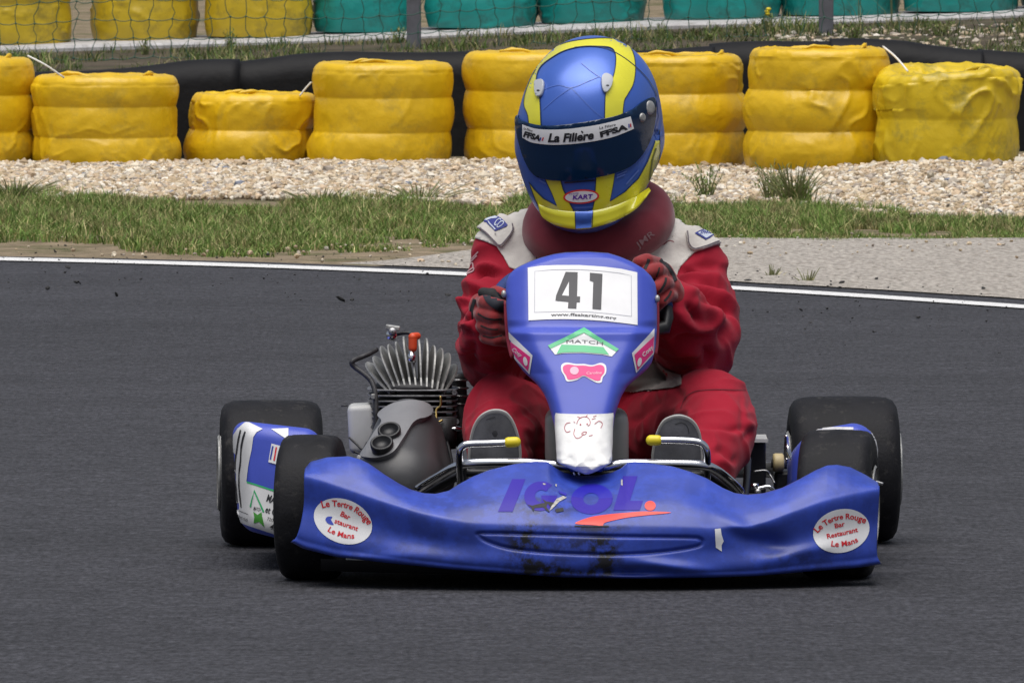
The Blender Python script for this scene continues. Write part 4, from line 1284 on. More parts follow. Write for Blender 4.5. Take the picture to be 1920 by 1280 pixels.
# white tape wrapped round the foot of the stalk
def tape():
    rows = [(776, 1041, 1150, .256), (782, 1040, 1151, .252), (800, 1040, 1149.5, .236), (830, 1042, 1149, .207), (848, 1043, 1148, .189), (860, 1043.5, 1148, .178), (868, 1048, 1146, .172), (874, 1062, 1134, .168), (880, 1076, 1122, .168), (886, 1090, 1110, .171), (889, 1097, 1102, .18)]
    nn = 60; V = []
    rr = np.array(rows); q = np.linspace(0, 1, 70); k = np.linspace(0, 1, len(rows))
    rr = np.stack([np.interp(q, k, rr[:, i]) for i in range(4)], 1)
    for y_, a, b, Y in rr:
        for t in np.linspace(-1, 1, nn):
            x_ = (a + b) / 2 + (b - a) / 2 * math.sin(t * math.pi / 2)
            V.append(P(x_, y_ + 3.0 * (1 - math.cos(t * 1.5)) * (1 if y_ < 790 else 0) * -1 + 0, Y - .007 + .045 * (1 - math.cos(t * math.pi / 2)) ** 1.3))
    V = np.array(V); F = grid_faces(70, nn)
    low = np.clip((P(0, 838, .22)[2] - V[:, 2]) / .03, 0, 1)
    cell_ = np.array([noise.voronoi(Vector((v[0] * 34, v[1] * 20, v[2] * 34)))[0][0] for v in V])
    V[:, 1] += -.030 * low * cell_ + .010 * low - .0025 * nz(V, 30, 3, 2)
    V[:, 0] += low * .004 * nz(V, 40, 9)
    return V, F
V, F = tape(); TP = mk('white_tape', V, F[:, ::-1], mat('white_tape', (.74, .74, .73), .5, var=(30, .9, 1.04), bump=(120, .25, .002)), kart, label='crumpled white tape with a red pen doodle')
tbv = bvh_of(V, F)
pen = mat('red_pen', (.40, .06, .09), .6)
dd = []
for pts in ([(735, 232), (712, 236), (700, 262), (712, 288), (735, 282)], [(755, 225), (762, 232)], [(772, 240), (782, 215), (800, 200), (830, 196), (850, 215), (852, 240), (838, 252)], [(800, 205), (776, 196)],
            [(826, 200), (836, 184)], [(862, 212), (885, 205)], [(880, 240), (905, 222), (926, 238), (915, 265)], [(762, 268), (755, 300), (772, 325), (800, 315), (812, 296)], [(800, 300), (812, 288), (832, 288), (822, 302), (802, 306)], [(845, 312), (868, 306)], [(870, 196), (890, 190)]):
    dd += [z4(p) for p in stroke(pts, 3.6, 4)]
for c0 in ((795, 243), (835, 240)): dd.append(z4(ell(c0[0], c0[1], 5, 5, n=12)))
drape('pen_doodle', dd, tbv, .0009, pen, TP, 5)
for x_ in (1076, 1085):
    V, F = capsule(P(x_, 886, .2), .002, P(x_ + 1, 889, .2), .002, 8); mk('panel_screw', V, F, chrome, kart)

# --- side pods
def pod(name, xa, xb, ytop, ybot, Y0, Y1, bev, lab, skew=0.0):
    lo, hi = P(xa, ybot, Y0), P(xb, ytop, Y0)
    V, F = box((lo[0], Y0, lo[2]), (hi[0], Y1, hi[2]), bev, seg=8)
    t = (V[:, 0] - lo[0]) / (hi[0] - lo[0]); z = (V[:, 2] - lo[2]) / (hi[2] - lo[2])
    return V, F, t, z
V, F, t, z = pod('side_pod', 432, 604, 788, 1016, .56, 1.10, .034, '')
lm = np.clip(1 - t * 2.2, 0, 1)
V[:, 2] -= .045 * (z > .5) * (V[:, 1] - .56) / .54
V[:, 2] += -.018 * t * (z > .5) + .020 * (1 - t) * (z < .5) - .012 * (t > .3) * (z < .5)
V[:, 1] += .035 * (z - .5) + .10 * lm ** 2 * 0.6
V[:, 0] += .014 * (1 - z) * (t < .3)
bm_v = V
LP_ = mk('side_pod', V, F, blue_sm, kart, label='blue and white side pod carrying the number 41')
lpb = bvh_of(V, F)
zl = lambda pts: Z(400, 780, 5.12, pts)
ldec = lambda nm, polys, m, off=.0010, step=6, par=LP_: drape(nm, polys, lpb, off, m, par, step)
ldec('pod_panel', [zl([(318, 50), (475, 124), (415, 155), (385, 200), (368, 320), (340, 470), (322, 620), (330, 640), (640, 740), (640, 1150), (560, 1120), (330, 1045), (270, 1020), (215, 940), (190, 800), (178, 560), (182, 400), (196, 180), (235, 120)])], mat('pod_white', (.66, .66, .67), .4, var=(14, .85, 1.05), dirt=((.2, .2, .2), .5, 14, None, .6)), .0012)
ldec('pod_label', [zl([(555, 124), (720, 118), (720, 185), (690, 212)])], white_v, .0012)
ldec('green_line', [zl([(325, 622), (600, 712), (640, 725), (640, 745), (600, 730), (328, 640)])], green_v, .0018)
ldec('tall_digit', [zl([(262, 130), (275, 135), (250, 250), (225, 420), (218, 560), (232, 690), (240, 850), (225, 850), (215, 690), (203, 680), (200, 540), (215, 400), (240, 220)])], black_v, .0020)
ldec('tall_digit', [zl([(305, 145), (318, 150), (296, 230), (280, 320), (272, 450), (258, 560), (260, 680), (270, 780), (280, 875), (268, 872), (255, 770), (246, 660), (250, 520), (262, 420), (268, 280), (285, 200)])], black_v, .0020)
ldec('thin_line', [zl(p) for p in stroke([(200, 882), (340, 940)], 5)], black_v, .0020)
ldec('house_logo', [zl(p) for p in stroke([(362, 870), (392, 712), (485, 920)], 17)], green_v, .0020)
ldec('house_logo', [zl([(388, 915), (425, 945), (465, 920), (470, 960), (495, 1062), (440, 1010), (392, 1025), (396, 970)])], mat('leaf_green', (.05, .25, .03), .4), .0020)
fl = ldec('flag_sticker', [zl([(560, 262), (665, 290), (640, 470), (530, 440)])], white_v, .0020)
ldec('flag_band', [zl([(566, 285), (582, 288), (556, 418), (542, 412)])], mat('flag_blue', (.03, .06, .35)), .0028, 4, fl)
ldec('flag_band', [zl([(600, 295), (615, 298), (592, 430), (578, 425)])], red_v, .0028, 4, fl)
for s_, a, b, h, bo in (('MAISONS', (508, 812), (740, 890), 66, .03), ('et CHALETS', (496, 920), (790, 1010), 62, .02), ('72000 Le Mans', (515, 995), (760, 1065), 30, 0), ('43.28', (540, 1075), (690, 1120), 48, .01), ('MATCH', (388, 900), (452, 915), 34, .01), ('kart club', (240, 965), (330, 1010), 30, 0)):
    V2, F2 = text2d(s_, zl([a])[0], zl([b])[0], h / 5.12, bo)
    drape('pod_lettering', [], lpb, .0022, black_v, LP_, 5, tris=(V2, F2), smooth=False)
V, F, t, z = pod('side_pod', 1487, 1646, 797, 1000, .62, 1.15, .05, '')
V[:, 2] -= .045 * (z > .5) * (V[:, 1] - .62) / .54
V[:, 2] += np.where(z > .5, -.02 * np.abs(1 - 1.2 * t) ** 2 * 1.5 + .006, 0)
V[:, 0] += -.012 * (1 - z) * (t < .5) + .004 * (1 - z)
RP = mk('side_pod', V, F, blue_sm, kart, label='blue side pod behind the front tyre')
rpb = bvh_of(V, F)
z6 = lambda pts: Z(1200, 720, 3.2, pts)
edgew = mat('pod_edge_white', (.60, .60, .63), .45, var=(60, .5, 1.1))
drape('pod_edging', [z6(p) for p in stroke([(985, 296), (1040, 282), (1100, 272), (1180, 266), (1280, 268)], 15, 5)], rpb, .0012, edgew, RP, 5)
drape('pod_edging', [z6(p) for p in stroke([(1325, 232), (1365, 246), (1392, 290), (1410, 360), (1425, 440), (1435, 560)], 16, 5)], rpb, .0012, edgew, RP, 5)
tb('pod_stay', [P(1474, 815, .9), P(1477, 840, .9), P(1484, 858, .85), P(1490, 872, .8)], .0042, chrome)
tb('pod_stay', [P(1630, 872, .55), P(1629, 892, .55)], .003, chrome)
tb('pod_stay', [P(1640, 902, .4), P(1656, 907, .4)], .003, steel)

# --- engine
eng = bpy.data.objects.new('engine', None); COL.objects.link(eng); eng.parent = kart; ORI['engine'] = ORI[kart.name]
ecx, eY = P(774, 760, .92)[0], .92
fin_m = mat('cylinder_fin', (.24, .24, .25), .5, metal=.7, var=(60, .6, 1.5))
for k in range(10):
    zc = P(774, 728 + k * 10.2, eY)[2]; wv = .089 * (1 - .004 * k)
    V, F = box((ecx - wv, eY - .075, zc - .0013), (ecx + wv - .004, eY + .085, zc + .0013), .0)
    # rounded corners: squash the box outline with a super-ellipse
    a = np.linspace(0, 2 * math.pi, 56, endpoint=False)
    ox = wv * np.sign(np.cos(a)) * np.abs(np.cos(a)) ** .5; oy = .08 * np.sign(np.sin(a)) * np.abs(np.sin(a)) ** .5
    rg_ = [np.c_[ecx + ox * s_, eY + oy * s_, np.full(56, zc + h_)] for s_, h_ in ((.985, .0016), (1, .0008), (1, -.0008), (.985, -.0016))]
    Vv = np.vstack(rg_); Ff_ = [tuple(int(q) for q in f) for f in grid_faces(4, 56, True)]
    Ff_.append(tuple(range(56))); Ff_.append(tuple(range(168, 224))[::-1])
    mk('cooling_fin', Vv, Ff_, fin_m, eng, smooth=False)
V, F = lathe([(.005, -.13), (.064, -.13), (.066, 0), (.066, .01), (.005, .01)], (ecx, eY, P(774, 728, eY)[2]), (0, 0, 1), 40); mk('cylinder_barrel', V, F, dark_alloy, eng)
V, F = box((ecx - .085, eY - .07, .05), (ecx + .075, eY + .10, P(774, 822, eY)[2]), .015); mk('crankcase', V, F, dark_alloy, eng)
# sunburst head: petals fanning up and out
pet_m = mat('head_petal', (.36, .36, .35), .5, metal=.6, var=(50, .6, 1.2), bump=(120, .3, .001))
NPET = 13
for k in range(NPET):
    f = k / (NPET - 1) * 2 - 1
    b0 = P(781 + f * 38, 727, eY); tx_ = 771 + f * 85; ty = 634 + 46 * abs(f) ** 2.2 + 4 * math.sin(k * 2.2)
    t0 = P(tx_, ty, eY)
    L = t0 - b0; Ln = np.linalg.norm(L); ld = L / Ln
    tw = f * R(17)
    dv = np.array([-math.sin(tw), math.cos(tw), 0.]); dv -= ld * np.dot(dv, ld); dv /= np.linalg.norm(dv)
    nv = np.cross(ld, dv)
    prof = []
    for (s_, w_) in ((0, .062), (.25, .062), (.5, .056), (.75, .044), (.88, .031), (.96, .018), (1.0, .005)):
        prof.append((s_, w_))
    out = [(s_, -w_) for s_, w_ in prof] + [(s_, w_ * .8) for s_, w_ in prof[::-1]]
    oc = catmull([(a * Ln, b, 0) for a, b in out], 3, True)
    n_ = len(oc); th_ = .0017
    A_ = np.array([b0 + ld * p[0] + dv * p[1] + nv * th_ for p in oc]); Bq = np.array([b0 + ld * p[0] + dv * p[1] - nv * th_ for p in oc])
    Ff_ = [tuple(range(n_)), tuple(range(n_, 2 * n_))[::-1]] + [(i, i + n_, (i + 1) % n_ + n_, (i + 1) % n_) for i in range(n_)]
    mk('head_petal', np.vstack([A_, Bq]), Ff_, pet_m, eng, smooth=False)
V, F = lathe([(.003, 0), (.075, 0), (.078, .006), (.06, .016), (.003, .02)], (ecx, eY, P(774, 728, eY)[2]), (0, 0, 1), 40); mk('head_base', V, F, dark_alloy, eng)
sp_m = mat('orange_cap', (.62, .07, .02), .45)
V, F = join([capsule(P(774, 652, .86), .0085, P(774, 634, .86), .0085, 18), capsule(P(774, 632, .86), .0088, P(782, 630, .875), .0075, 14)])
mk('plug_cap', V, F, sp_m, eng)
V, F = lathe([(.001, -.012), (.008, -.012), (.008, .004), (.005, .006), (.005, .02), (.001, .02)], P(772, 668, .86), (0, 0, 1), 18); mk('spark_plug', V, F, chrome, eng)
tb('plug_lead', [P(776, 627, .865), P(765, 624, .87), P(752, 625, .875), P(742, 628, .88), P(738, 636, .90)], .0036, black_pl, 5, 8, eng)
V, F = box(P(723, 619, .84), P(750, 609, .87), .002, Matrix.Rotation(R(8), 3, 'Y')); mk('clamp_plate', V, F, alloy, eng, smooth=False)
V, F = lathe([(.001, -.006), (.0095, -.006), (.011, 0), (.0095, .006), (.001, .006)], P(734, 628, .85), (0, 1, 0), 20); mk('clamp_ring', V, F, chrome, eng)
V, F = lathe([(.001, -.004), (.008, -.004), (.008, .004), (.001, .004)], P(736, 622, .84), (0, 1, 0), 18); mk('clamp_bolt', V, F, steel, eng)
tb('breather_pipe', [P(706, 655, .88), P(690, 664, .86), P(675, 670, .85), P(662, 676, .84), P(660, 682, .84), P(668, 690, .84), P(682, 700, .83), P(696, 714, .82), P(703, 735, .81), P(705, 770, .80), P(704, 810, .80), P(700, 845, .80)], .0052, dark_alloy, 4, 10, eng)
V, F = box(P(696, 748, .795), P(703, 738, .81), .001); mk('pipe_clip', V, F, alloy, eng, smooth=False)
V, F = box(P(653, 850, .86), P(706, 754, .96), .012, Matrix.Rotation(R(-3), 3, 'Y'), 4); mk('catch_tank', V, F, lgrey_pl, eng)
V, F = box(P(668, 885, .86), P(700, 845, .95), .008, seg=3); mk('tank_foot', V, F, lgrey_pl, eng)
tb('coil_wire', [P(655, 820, .84), P(668, 832, .83), P(680, 842, .82), P(690, 828, .82), P(702, 826, .82), P(700, 840, .82), P(684, 852, .82), P(664, 846, .83)], .0022, black_pl, 5, 7, eng)
tb('coil_wire', [P(640, 761, .95), P(652, 760, .95)], .0015, black_pl, 2, 6, eng)
tb('carb_link', [P(826, 742, .82), P(826, 760, .82), P(818, 768, .82), P(820, 790, .81), P(830, 787, .81)], .0024, mat('brass', (.45, .33, .12), .35, metal=.9), 4, 8, eng)
V, F = lathe([(.002, -.03), (.024, -.03), (.026, 0), (.026, .03), (.002, .03)], P(832, 812, .84), (0, 0, 1), 24); mk('carburettor', V, F, dark_alloy, eng)
V, F = sphere(P(853, 803, .83), .012, 16, 8, (1.2, 1, .45)); mk('exhaust_cap', V, F, chrome, eng)
V, F = tube([P(858, 700, 1.0), P(862, 760, 1.0), P(866, 830, .95)], .016, 12, 4); mk('exhaust_pipe', V, F, dark_alloy, eng)
for k in range(7):
    V, F = lathe([(.017, -.002), (.019, 0), (.017, .002)], P(861 + k * .5, 712 + k * 15, 1.0), (0, 0, 1), 18); mk('pipe_ring', V, F, steel, eng)

tb('throttle_cable', [P(842, 930, .55), P(850, 900, .66), P(846, 860, .76), P(838, 826, .82)], .003, black_pl, 5, 8, eng)
tb('fuel_hose', [P(835, 800, .82), P(846, 790, .86), P(852, 770, .92), P(848, 742, .97)], .004, mat('clear_hose', (.30, .27, .16), .3), 5, 8, eng)
for k_, (x_, y_) in enumerate(((700, 760), (852, 735), (700, 800), (856, 790))):
    V, F = lathe([(.001, -.004), (.0055, -.004), (.0055, .004), (.001, .004)], P(x_, y_, .84), (0, 1, 0), 6); mk('head_nut', V, F, steel, eng, smooth=False)
# intake silencer
parts = limb([P(765, 800, .70), P(757, 850, .60), P(752, 905, .52)], [.058, .072, .085], 24) + [capsule(P(785, 815, .72), .05, P(792, 900, .58), .062, 24)] + [capsule(P(720, 868, .60), .04, P(700, 900, .55), .045, 20), capsule(P(745, 800, .67), .042, P(712, 865, .58), .040, 20)]
V, F, E = fuse(parts, .007, 10)
AB = mk('intake_silencer', V, F, grey_pl, kart, label='grey plastic intake silencer with two round inlets')
abv = bvh_of(V, F)
z3 = lambda pts: Z(640, 580, 4.2667, pts)
lidp = [(320, 880), (345, 840), (420, 795), (520, 770), (610, 770), (670, 790), (700, 825), (690, 870), (650, 900), (600, 915), (560, 950), (520, 1020), (480, 1090), (430, 1160), (370, 1195), (290, 1210), (205, 1200), (190, 1180), (240, 1100), (300, 1000), (345, 930)]
lid = drape('silencer_lid', [catmull(z3(lidp), 4, True).tolist()], abv, .012, mat('grey_lid', (.19, .19, .20), .42, var=(12, .9, 1.1), bump=(200, .15, .001)), AB, 5, thick=.012, smooth=False)
for cxy in ((395, 1035), (335, 1138)):
    c3 = P(*z3([cxy])[0], .60)
    h = abv.ray_cast(Vector(CP), Vector(raydir(*z3([cxy])[0])))
    c3 = np.array(h[0]) if h[0] is not None else c3
    axn = np.array([-.12, -.62, .78]); axn /= np.linalg.norm(axn)
    V, F = lathe([(.0205, -.012), (.0225, .008), (.0222, .013), (.0195, .015), (.0165, .013), (.0155, .0045), (.0001, .004)], c3 + axn * .012, axn, 36)
    mk('inlet_tube', V, F, black_pl, AB)
# ------------------------------------------------------------------ the driver
drv = root('person', P(1125, 900, 1.05) * [1, 1, 0] + [0, 0, .06], 'kart driver in red and white racing suit and blue and yellow helmet', 'person')
suit_red = mat('suit_red', (.30, .010, .026), .85, sheen=.06, var=(14, .93, 1.06), bump=(900, .25, .0008), bump2=(34, .2, .006), spec=.15)
suit_white = mat('suit_white', (.60, .57, .53), .85, sheen=.2, var=(16, .80, 1.06), bump=(900, .25, .0008), bump2=(40, .5, .006), dirt=((.30, .25, .22), .5, 14, None, .6), spec=.15)
seam_m = mat('suit_piping', (.10, .08, .10), .8)

J = P
body = []
body += [sphere(J(1125, 905, 1.16), .15, 24, 14, (1.05, .9, .8))]
body += limb([J(1125, 860, 1.14), J(1125, 740, 1.12), J(1125, 620, 1.08), J(1125, 520, 1.05)], [.15, .148, .150, .125], 28)
for s in (-1, 1):
    body += limb([J(1125 + 62 * s, 720, 1.10), J(1125 + 75 * s, 590, 1.06), J(1125 + 80 * s, 510, 1.04)], [.11, .115, .095], 24)
body += limb([J(1125, 520, 1.05), J(1125, 430, 1.02), J(1112, 330, .97)], [.10, .062, .085], 24)
body += [sphere(J(1110, 290, .95), .09, 24, 14, (1, 1.1, 1.15))]
body += limb([J(1015, 438, 1.04), J(943, 476, 1.04)], [.058, .066], 24) + limb([J(1235, 452, 1.04), J(1300, 503, 1.04)], [.058, .070], 24)
# arms: shoulder, upper arm, elbow, forearm, wrist
body += limb([J(1050, 490, 1.05), J(962, 512, 1.04), J(940, 560, 1.0), J(930, 625, .93), J(929, 668, .88)], [.088, .082, .080, .076, .072], 24)
body += limb([J(929, 668, .88), J(922, 640, .74), J(915, 615, .64)], [.072, .064, .054], 24)
body += limb([J(1195, 495, 1.05), J(1284, 524, 1.04), J(1298, 565, 1.0), J(1310, 610, .93), J(1305, 650, .86)], [.088, .083, .086, .084, .080], 24)
body += limb([J(1305, 650, .86), J(1282, 612, .74), J(1262, 580, .66)], [.080, .072, .058], 24)
# legs: hip, thigh, knee, shin, ankle
body += limb([J(1055, 850, 1.12), J(990, 815, .90), J(944, 778, .70)], [.105, .095, .080], 24)
body += limb([J(944, 778, .70), J(938, 830, .55), J(935, 895, .42)], [.080, .070, .050], 24)
body += limb([J(985, 800, .70), J(1000, 860, .60)], [.045, .045], 16)
body += limb([J(1190, 850, 1.12), J(1262, 812, .92), J(1334, 770, .70)], [.105, .095, .084], 24)
body += limb([J(1334, 770, .70), J(1345, 815, .60), J(1318, 880, .45), J(1300, 920, .40)], [.084, .078, .062, .050], 24)
V, F, E = fuse(body, .0056, 9)
N = vnormals(V, np.array([f if len(f) == 4 else list(f) + [f[-1]] for f in F]))
if (N * (V - V.mean(0))).sum() < 0: N = -N
# cloth folds: each is a crease or a ridge along a line on the cloth
pxs = 960 + V[:, 0] * FPX / (V[:, 1] + CAM_D)
dv = V - CP; pys = 640 - (dv @ UP) / (dv @ FW) * FPX
front = np.clip(-N[:, 1] * 1.6 + .25, 0, 1)
disp = np.zeros(len(V))
def fold(pts, wd, amp):
    global disp
    p = catmull(pts, 4)
    best = np.full(len(V), 1e9); tt_ = np.zeros(len(V)); L = len(p) - 1
    m_ = (pxs > p[:, 0].min() - 4 * wd) & (pxs < p[:, 0].max() + 4 * wd) & (pys > p[:, 1].min() - 4 * wd) & (pys < p[:, 1].max() + 4 * wd)
    q = np.c_[pxs[m_], pys[m_]]; b_ = best[m_]; t_ = tt_[m_]
    for i in range(L):
        a, ab = p[i], p[i + 1] - p[i]
        s_ = np.clip(((q - a) @ ab) / (ab @ ab + 1e-9), 0, 1)
        d_ = np.hypot(*(q - a - s_[:, None] * ab).T)
        t_ = np.where(d_ < b_, (i + s_) / L, t_); b_ = np.minimum(b_, d_)
    g = np.exp(-(b_ / (wd * .78)) ** 2) * np.sin(np.clip(t_ * .9 + .05, 0, 1) * math.pi) ** .6
    disp[m_] += 2.1 * amp * g * front[m_]
ra = lambda pts: Z(1160, 440, 4.268, pts)      # arm on the right of the picture
la = lambda pts: Z(840, 460, 4.268, pts)
rl_ = lambda pts: Z(1160, 660, 4.92, pts); ll_ = lambda pts: Z(860, 680, 5.82, pts)
for pts, wd, am in (([(510, 300), (600, 290), (690, 315)], 7, -.010), ([(500, 330), (620, 330), (760, 350), (900, 400)], 11, .008), ([(600, 240), (720, 240), (840, 270)], 9, -.005),
                    ([(640, 480), (740, 540), (830, 600), (880, 650)], 8, -.014), ([(560, 430), (700, 470), (840, 530), (940, 600)], 13, .010), ([(700, 560), (760, 640), (775, 740)], 9, .010),
                    ([(820, 700), (850, 760), (850, 860)], 10, -.016), ([(780, 580), (870, 680), (930, 780), (950, 880)], 11, .012), ([(560, 560), (620, 640), (650, 700)], 9, -.009),
                    ([(480, 640), (560, 720), (640, 760), (760, 760)], 11, .007), ([(430, 860), (560, 830), (700, 800)], 9, -.009), ([(700, 900), (740, 960), (700, 1020)], 11, -.010),
                    ([(420, 940), (560, 920), (640, 960)], 12, .008), ([(860, 330), (910, 420), (940, 520)], 8, -.006), ([(640, 400), (760, 420), (850, 470)], 7, -.005)):
    fold(ra(pts), wd, am)
for pts, wd, am in (([(210, 250), (290, 200), (400, 230)], 7, -.010), ([(230, 180), (330, 170), (430, 210)], 9, .007), ([(90, 300), (180, 310), (300, 350)], 9, .007), ([(100, 380), (170, 410), (250, 370)], 7, -.008),
                    ([(80, 520), (120, 450), (190, 430)], 8, .012), ([(90, 560), (140, 600), (180, 560)], 6, -.014), ([(110, 640), (160, 620), (190, 660)], 8, .009), ([(60, 700), (120, 690), (190, 720)], 9, -.010),
                    ([(70, 780), (130, 860), (180, 960)], 12, .010), ([(190, 800), (190, 900), (220, 1000)], 10, -.010), ([(60, 920), (110, 1000), (160, 1080)], 10, -.006), ([(80, 430), (70, 520), (90, 600)], 8, -.005)):
    fold(la(pts), wd, am)
for pts, wd, am in (([(780, 350), (900, 350), (1080, 350), (1180, 330)], 4, -.0035), ([(570, 480), (680, 370), (780, 350)], 4, -.004), ([(1140, 380), (1140, 540), (1150, 700)], 5, -.004), ([(1190, 300), (1230, 430), (1220, 600)], 8, -.006),
                    ([(780, 680), (900, 690), (1030, 710), (1180, 700)], 6, -.007), ([(820, 760), (960, 740), (1100, 790)], 10, .006), ([(860, 930), (960, 900), (1040, 980)], 8, -.007), ([(1180, 640), (1250, 680), (1300, 640)], 8, .008),
                    ([(1160, 800), (1200, 760), (1260, 700)], 7, -.006), ([(880, 1010), (980, 1010), (1060, 1060)], 9, .006), ([(700, 560), (800, 460), (900, 420)], 12, .004), ([(1000, 960), (1060, 1010), (1100, 960)], 7, -.006),
                    ([(100, 640), (200, 590), (330, 460), (420, 420)], 9, -.012), ([(60, 480), (180, 440), (330, 380), (480, 350)], 12, .006), ([(500, 300), (560, 380), (560, 480)], 8, -.009)):
    fold(rl_(pts), wd * 1.2, am * .6)
for pts, wd, am in (([(230, 240), (160, 400), (110, 560), (90, 700)], 6, -.006), ([(400, 470), (480, 440), (560, 470)], 8, -.007), ([(280, 420), (400, 400), (500, 400)], 8, .004), ([(620, 520), (700, 560), (860, 520)], 10, -.006),
                    ([(700, 700), (800, 720), (930, 690)], 10, .005), ([(720, 900), (820, 930), (950, 900)], 8, -.005), ([(160, 250), (100, 400), (60, 560)], 8, .004), ([(960, 880), (980, 980), (1000, 1060)], 6, -.006), ([(760, 260), (830, 340), (930, 380)], 12, -.008)):
    fold(ll_(pts), wd * 1.2, am * .6)
rough = nz(V, (14, 14, 9), 71, 2); rid = 1 - np.abs(nz(V + .06 * np.c_[nz(V, 7, 72), nz(V, 7, 73), nz(V, 7, 74)], (11, 11, 17), 75)) * 3
disp += .0022 * rough + .0055 * np.clip(rid, 0, 1) ** 2 - .002
V = V + N * disp[:, None]
V = relax(V, E, 1, .4)
# the chest and back of the suit are white, sleeves and trousers red
cen_ = np.array([V[list(f)].mean(0) for f in F])
cpx = 960 + cen_[:, 0] * FPX / (cen_[:, 1] + CAM_D)
cd = cen_ - CP; cpy = 640 - (cd @ UP) / (cd @ FW) * FPX
white = (np.abs(cpx - 1122) < 118) & (cpy > 395) & (cpy < 733) & (cen_[:, 1] > .86)
white &= ~((cpy > 560) & (np.abs(cpx - 1122) > 100))
BODY = mk('body', V, F, None, drv, mats=[suit_red, suit_white], fmat=white.astype(int), label='one-piece racing suit with red sleeves and legs')
bb = bvh_of(V, F)
sh3 = lambda pts: Z(860, 400, 12, pts); sh4 = lambda pts: Z(1180, 400, 9.6, pts)
bdec = lambda nm, polys, m, off=.002, step=7, thick=0., par=BODY, **k: drape(nm, polys, bb, off, m, par, step, thick=thick, **k)
bdec('shoulder_yoke', [[(889, 446), (900, 436), (925, 424), (950, 408), (975, 396), (1000, 392), (1040, 420), (1045, 500), (1000, 520), (955, 502), (943, 480), (931, 462), (915, 455)]], suit_white, .0035, 6, .004)
bdec('shoulder_yoke', [[(1364, 470), (1350, 455), (1325, 438), (1290, 420), (1266, 405), (1240, 405), (1200, 440), (1190, 500), (1215, 560), (1262, 535), (1276, 500), (1302, 474), (1325, 462), (1345, 458)]], suit_white, .0035, 6, .004)
e1_ = bdec('epaulette', [catmull(sh3([(400, 350), (470, 270), (620, 210), (860, 118), (1050, 105), (1180, 180), (1240, 300), (1245, 400), (1150, 560), (1020, 730), (930, 760), (830, 700), (700, 560), (570, 420), (470, 370)]), 4, True).tolist()], suit_white, .010, 5, .010)
e2_ = bdec('epaulette', [catmull(sh4([(1010, 370), (1100, 310), (1200, 300), (1400, 360), (1600, 460), (1730, 570), (1750, 620), (1640, 570), (1560, 580), (1400, 630), (1250, 680), (1160, 690), (1080, 630), (1030, 520)]), 4, True).tolist()], suit_white, .010, 5, .010)
for e_, f_, st_ in ((e1_, sh3, [(560, 400), (700, 540), (840, 690), (930, 745), (1010, 715), (1140, 550), (1230, 400), (1225, 300)]), (e2_, sh4, [(1025, 380), (1045, 520), (1095, 620), (1165, 672), (1250, 665), (1400, 612), (1560, 560)])):
    if e_: bdec('epaulette_piping', [p for p in stroke(catmull(f_(st_), 3).tolist(), 2.0)], seam_m, .0112, 5, 0, e_)
patch_b = mat('patch_blue', (.025, .035, .22), .7); patch_w = mat('patch_white', (.50, .55, .66), .7)
pa = bdec('shoulder_patch', [sh3([(590, 250), (860, 150), (930, 170), (1100, 350), (1080, 375), (860, 470), (700, 285)])], patch_b, .0115, 4, 0, e1_)
bdec('patch_field', [sh3([(640, 240), (860, 165), (915, 190), (880, 220), (760, 240), (700, 262)]), sh3([(715, 262), (750, 262), (890, 425), (860, 440)])], patch_w, .0122, 4, 0, pa)
V2, F2 = text2d('SPARCO', sh3([(775, 215)])[0], sh3([(1010, 395)])[0], 11.5, .03); V2 = V2 
def patch_txt(par, s_, a, b, h, m):
    V2, F2 = text2d(s_, a, b, h, .03)
    return drape('patch_lettering', [], bb, .0124, m, par, 4, tris=(V2, F2), smooth=False)
patch_txt(pa, 'CO', sh3([(845, 310)])[0], sh3([(960, 405)])[0], 10, patch_w)
pb_ = bdec('shoulder_patch', [sh4([(1140, 415), (1200, 375), (1310, 350), (1450, 380), (1600, 465), (1450, 485), (1320, 540)])], patch_b, .0115, 4, 0, e2_)
bdec('patch_field', [sh4([(1180, 418), (1220, 390), (1320, 362), (1450, 395), (1540, 455), (1440, 470), (1320, 515)])], patch_w, .0120, 4, 0, pb_)
patch_txt(pb_, 'SPARCO', sh4([(1215, 440)])[0], sh4([(1480, 455)])[0], 6.5, patch_b)
bdec('suit_seam', [p for p in stroke(catmull([(1003, 400), (1005, 440), (1007, 500)], 4).tolist(), 1.6)], seam_m, .0042, 5)
bdec('suit_seam', [p for p in stroke(catmull(sh4([(525, 560), (590, 590), (710, 515), (800, 525)]), 4).tolist(), 1.6)], mat('red_stitch', (.30, .08, .09), .8), .0042, 4)
bdec('suit_seam', [p for p in stroke(catmull(rl_([(790, 352), (900, 346), (1080, 350), (1170, 348)]), 3).tolist(), 1.4)], mat('red_seam', (.13, .01, .02), .9), .0012, 5)
bdec('suit_seam', [p for p in stroke(catmull(rl_([(575, 520), (620, 420), (700, 365), (790, 352)]), 3).tolist(), 1.4)], mat('red_seam', (.13, .01, .02), .9), .0012, 5)
for pts in ([(180, 120), (245, 50)], [(178, 140), (235, 80)], [(145, 225), (205, 180), (205, 205), (150, 230)], [(170, 160), (200, 140), (205, 180)]):
    bdec('sleeve_print', [p for p in stroke(catmull(la(pts), 3).tolist(), 2.4)], mat('sleeve_print', (.50, .30, .32), .8), .0016, 4)
bdec('jacket_hem', [[(1165, 716), (1190, 700), (1228, 672), (1250, 690), (1280, 702), (1280, 722), (1262, 729), (1200, 735), (1168, 732)]], mat('suit_grey', (.22, .20, .19), .85, var=(20, .8, 1.1)), .004, 6)

